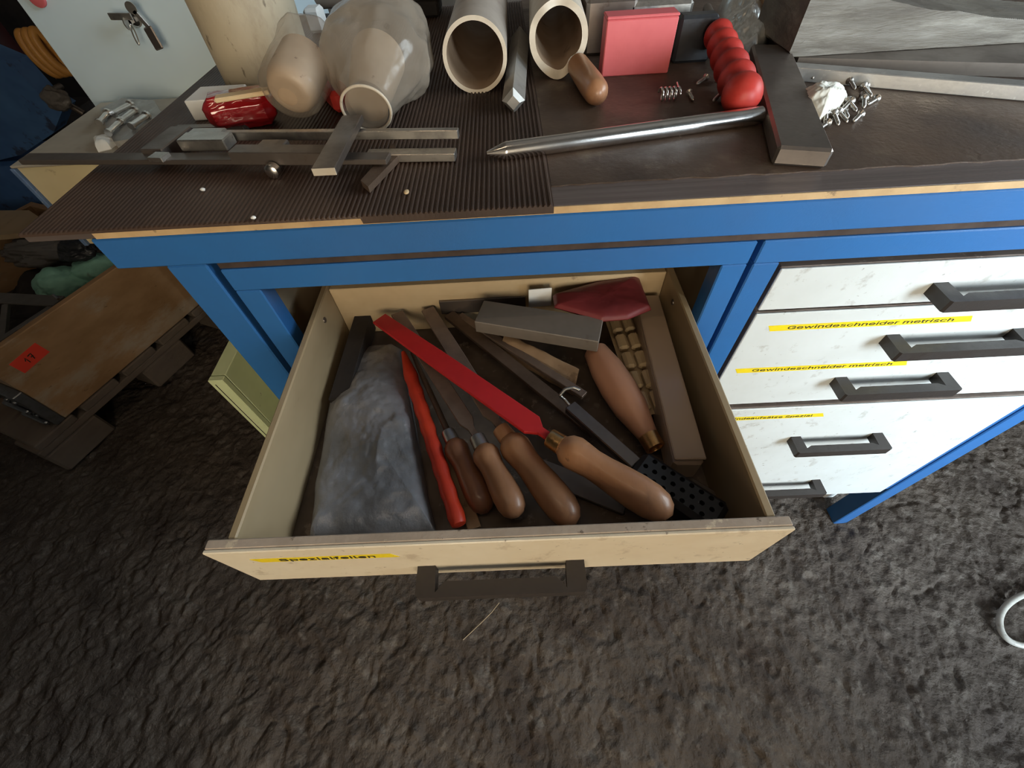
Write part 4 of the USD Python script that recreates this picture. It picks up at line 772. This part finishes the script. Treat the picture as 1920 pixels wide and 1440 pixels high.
part(st, 'handwriting', cat(stroke([(-.30, .02), (-.16, .20), (-.18, 0), (-.20, -.2)]), stroke([(0, .17), (.12, .19), (.25, .20), (.20, .05), (.12, -.2)]), stroke([(.06, -.0), (.15, .01), (.24, .02)])), 'ink', True)
# things inside the collar box
c = PL(143, 518, loc(.45, .12, .30), (0, 0, 1.0))
t = thing('teal_gloves', 'mottled teal work glove bundle lying in the collar box', 'gloves', c - (0, 0, .05))
part(t, 'bundle', cat(blob(c + (-.035, -.02, -.01), (.062, .058, .046), 3, .22, 2, 4), blob(c + (.045, .03, -.004), (.066, .055, .044), 6, .22, 2, 4)), 'teal_cloth', True)
o = [loc(*q, 0)[:2] for q in ((.03, .03), (.49, .03), (.49, .57), (.03, .57))]
single('box_filling', 'dark oily rags and scrap filling the collar box', 'scrap', cushion(o, ZK, .10, 9, 40, .025, 16, .3), 'black_stuff', True, kind='stuff')
c = loc(.40, .27, .30); single('grey_tarp', 'grey plastic sheet bunched at the back of the collar box', 'sheet', blob(c + v * .05 - u * .015 + (0, 0, .006), (.17, .05, .045), 5, .35, 2.2, 5), 'grey_sheet', True)
c = PL(145, 470, loc(.6, .2, .36), (0, 0, 1.0)); single('black_shoe_lump', 'small black crumpled bag behind the teal gloves', 'bag', blob(c, (.045, .035, .03), 15, .4, 2, 4), 'black_plastic', True)
t = thing('grey_bracket', 'grey painted steel bracket with diagonal struts lying in the collar box', 'bracket', loc(.25, .2, .28))
zq = .335; a0, a1 = PZ(-20, 558, zq), PZ(112, 565, zq); part(t, 'plate', bar(a0, a1, .036, .006, .001), 'grey_sheet')
part(t, 'strut', bar(PZ(2, 640, zq - .02), PZ(110, 570, zq - .006), .016, .012, .001), 'grey_sheet'); part(t, 'strut', bar(PZ(5, 640, zq - .022), PZ(12, 572, zq - .006), .014, .010, .001), 'grey_sheet')
part(t, 'pin', lathe(PZ(100, 553, zq + .006), PZ(116, 566, zq + .006) - PZ(100, 553, zq + .006), [(0, 0), (0, .003), (.03, .003), (.03, 0)], 10), 'chrome')

# pale green panel box under the bench
yg = .14; A = PY(388, 715, yg); B = PY(415, 712, yg)
t = thing('pale_green_box', 'pale green chipped metal box standing on the floor behind the bench leg', 'box', (A[0] + .1, yg + .1, 0))
part(t, 'rim_front', cbox(A[0], B[0], yg, yg + .012, 0, A[2], .0015), 'pale_green'); part(t, 'side_wall', cbox(A[0], B[0], yg + .0122, yg + .22, 0, A[2] - .0005, .0015), 'pale_green')
part(t, 'groove', cbox(A[0] + .008, A[0] + .0095, yg - .0006, yg + .002, .01, A[2] - .01, .0002), 'dark_gap')
part(t, 'back_wall', cbox(B[0] + .0002, B[0] + .20, yg + .20, yg + .22, 0, A[2] - .03, .001), 'pale_green')

o = [PZ(*q, .362) for q in ((-150, 396), (54, 394), (110, 432), (-150, 452))]
single('pale_board', 'pale wooden board lying over the back of the collar box', 'board', slab(o, .015), 'cream_wood', False)
#FLOORBITS
p = PZ(1556, 942, 0); single('white_block', 'small white plastic block on the floor beside the right bench leg', 'block', cbox(p[0] - .012, p[0] + .014, p[1] + .012, p[1] + .04, 0, .022, .002), 'paper_white')
a = np.array([PZ(*q, .004) for q in ((868, 1200), (885, 1184), (905, 1165), (922, 1148), (936, 1130))]); single('straw', 'thin pale straw on the floor below the drawer handle', 'straw', tubep(a, .0009, 6), 'straw', True)
q = [(1990, 1092), (1940, 1108), (1905, 1122), (1882, 1142), (1874, 1165), (1880, 1188), (1898, 1204), (1930, 1212), (1990, 1214)]
a = np.array([PZ(*w, .006) for w in q]); from scipy.interpolate import CubicSpline
s = np.linspace(0, len(q) - 1, 60); a = CubicSpline(np.arange(len(q)), a)(s); single('white_cable', 'loop of white cable lying on the floor at the right', 'cable', tubep(a, .0055, 12), 'cable_white', True)
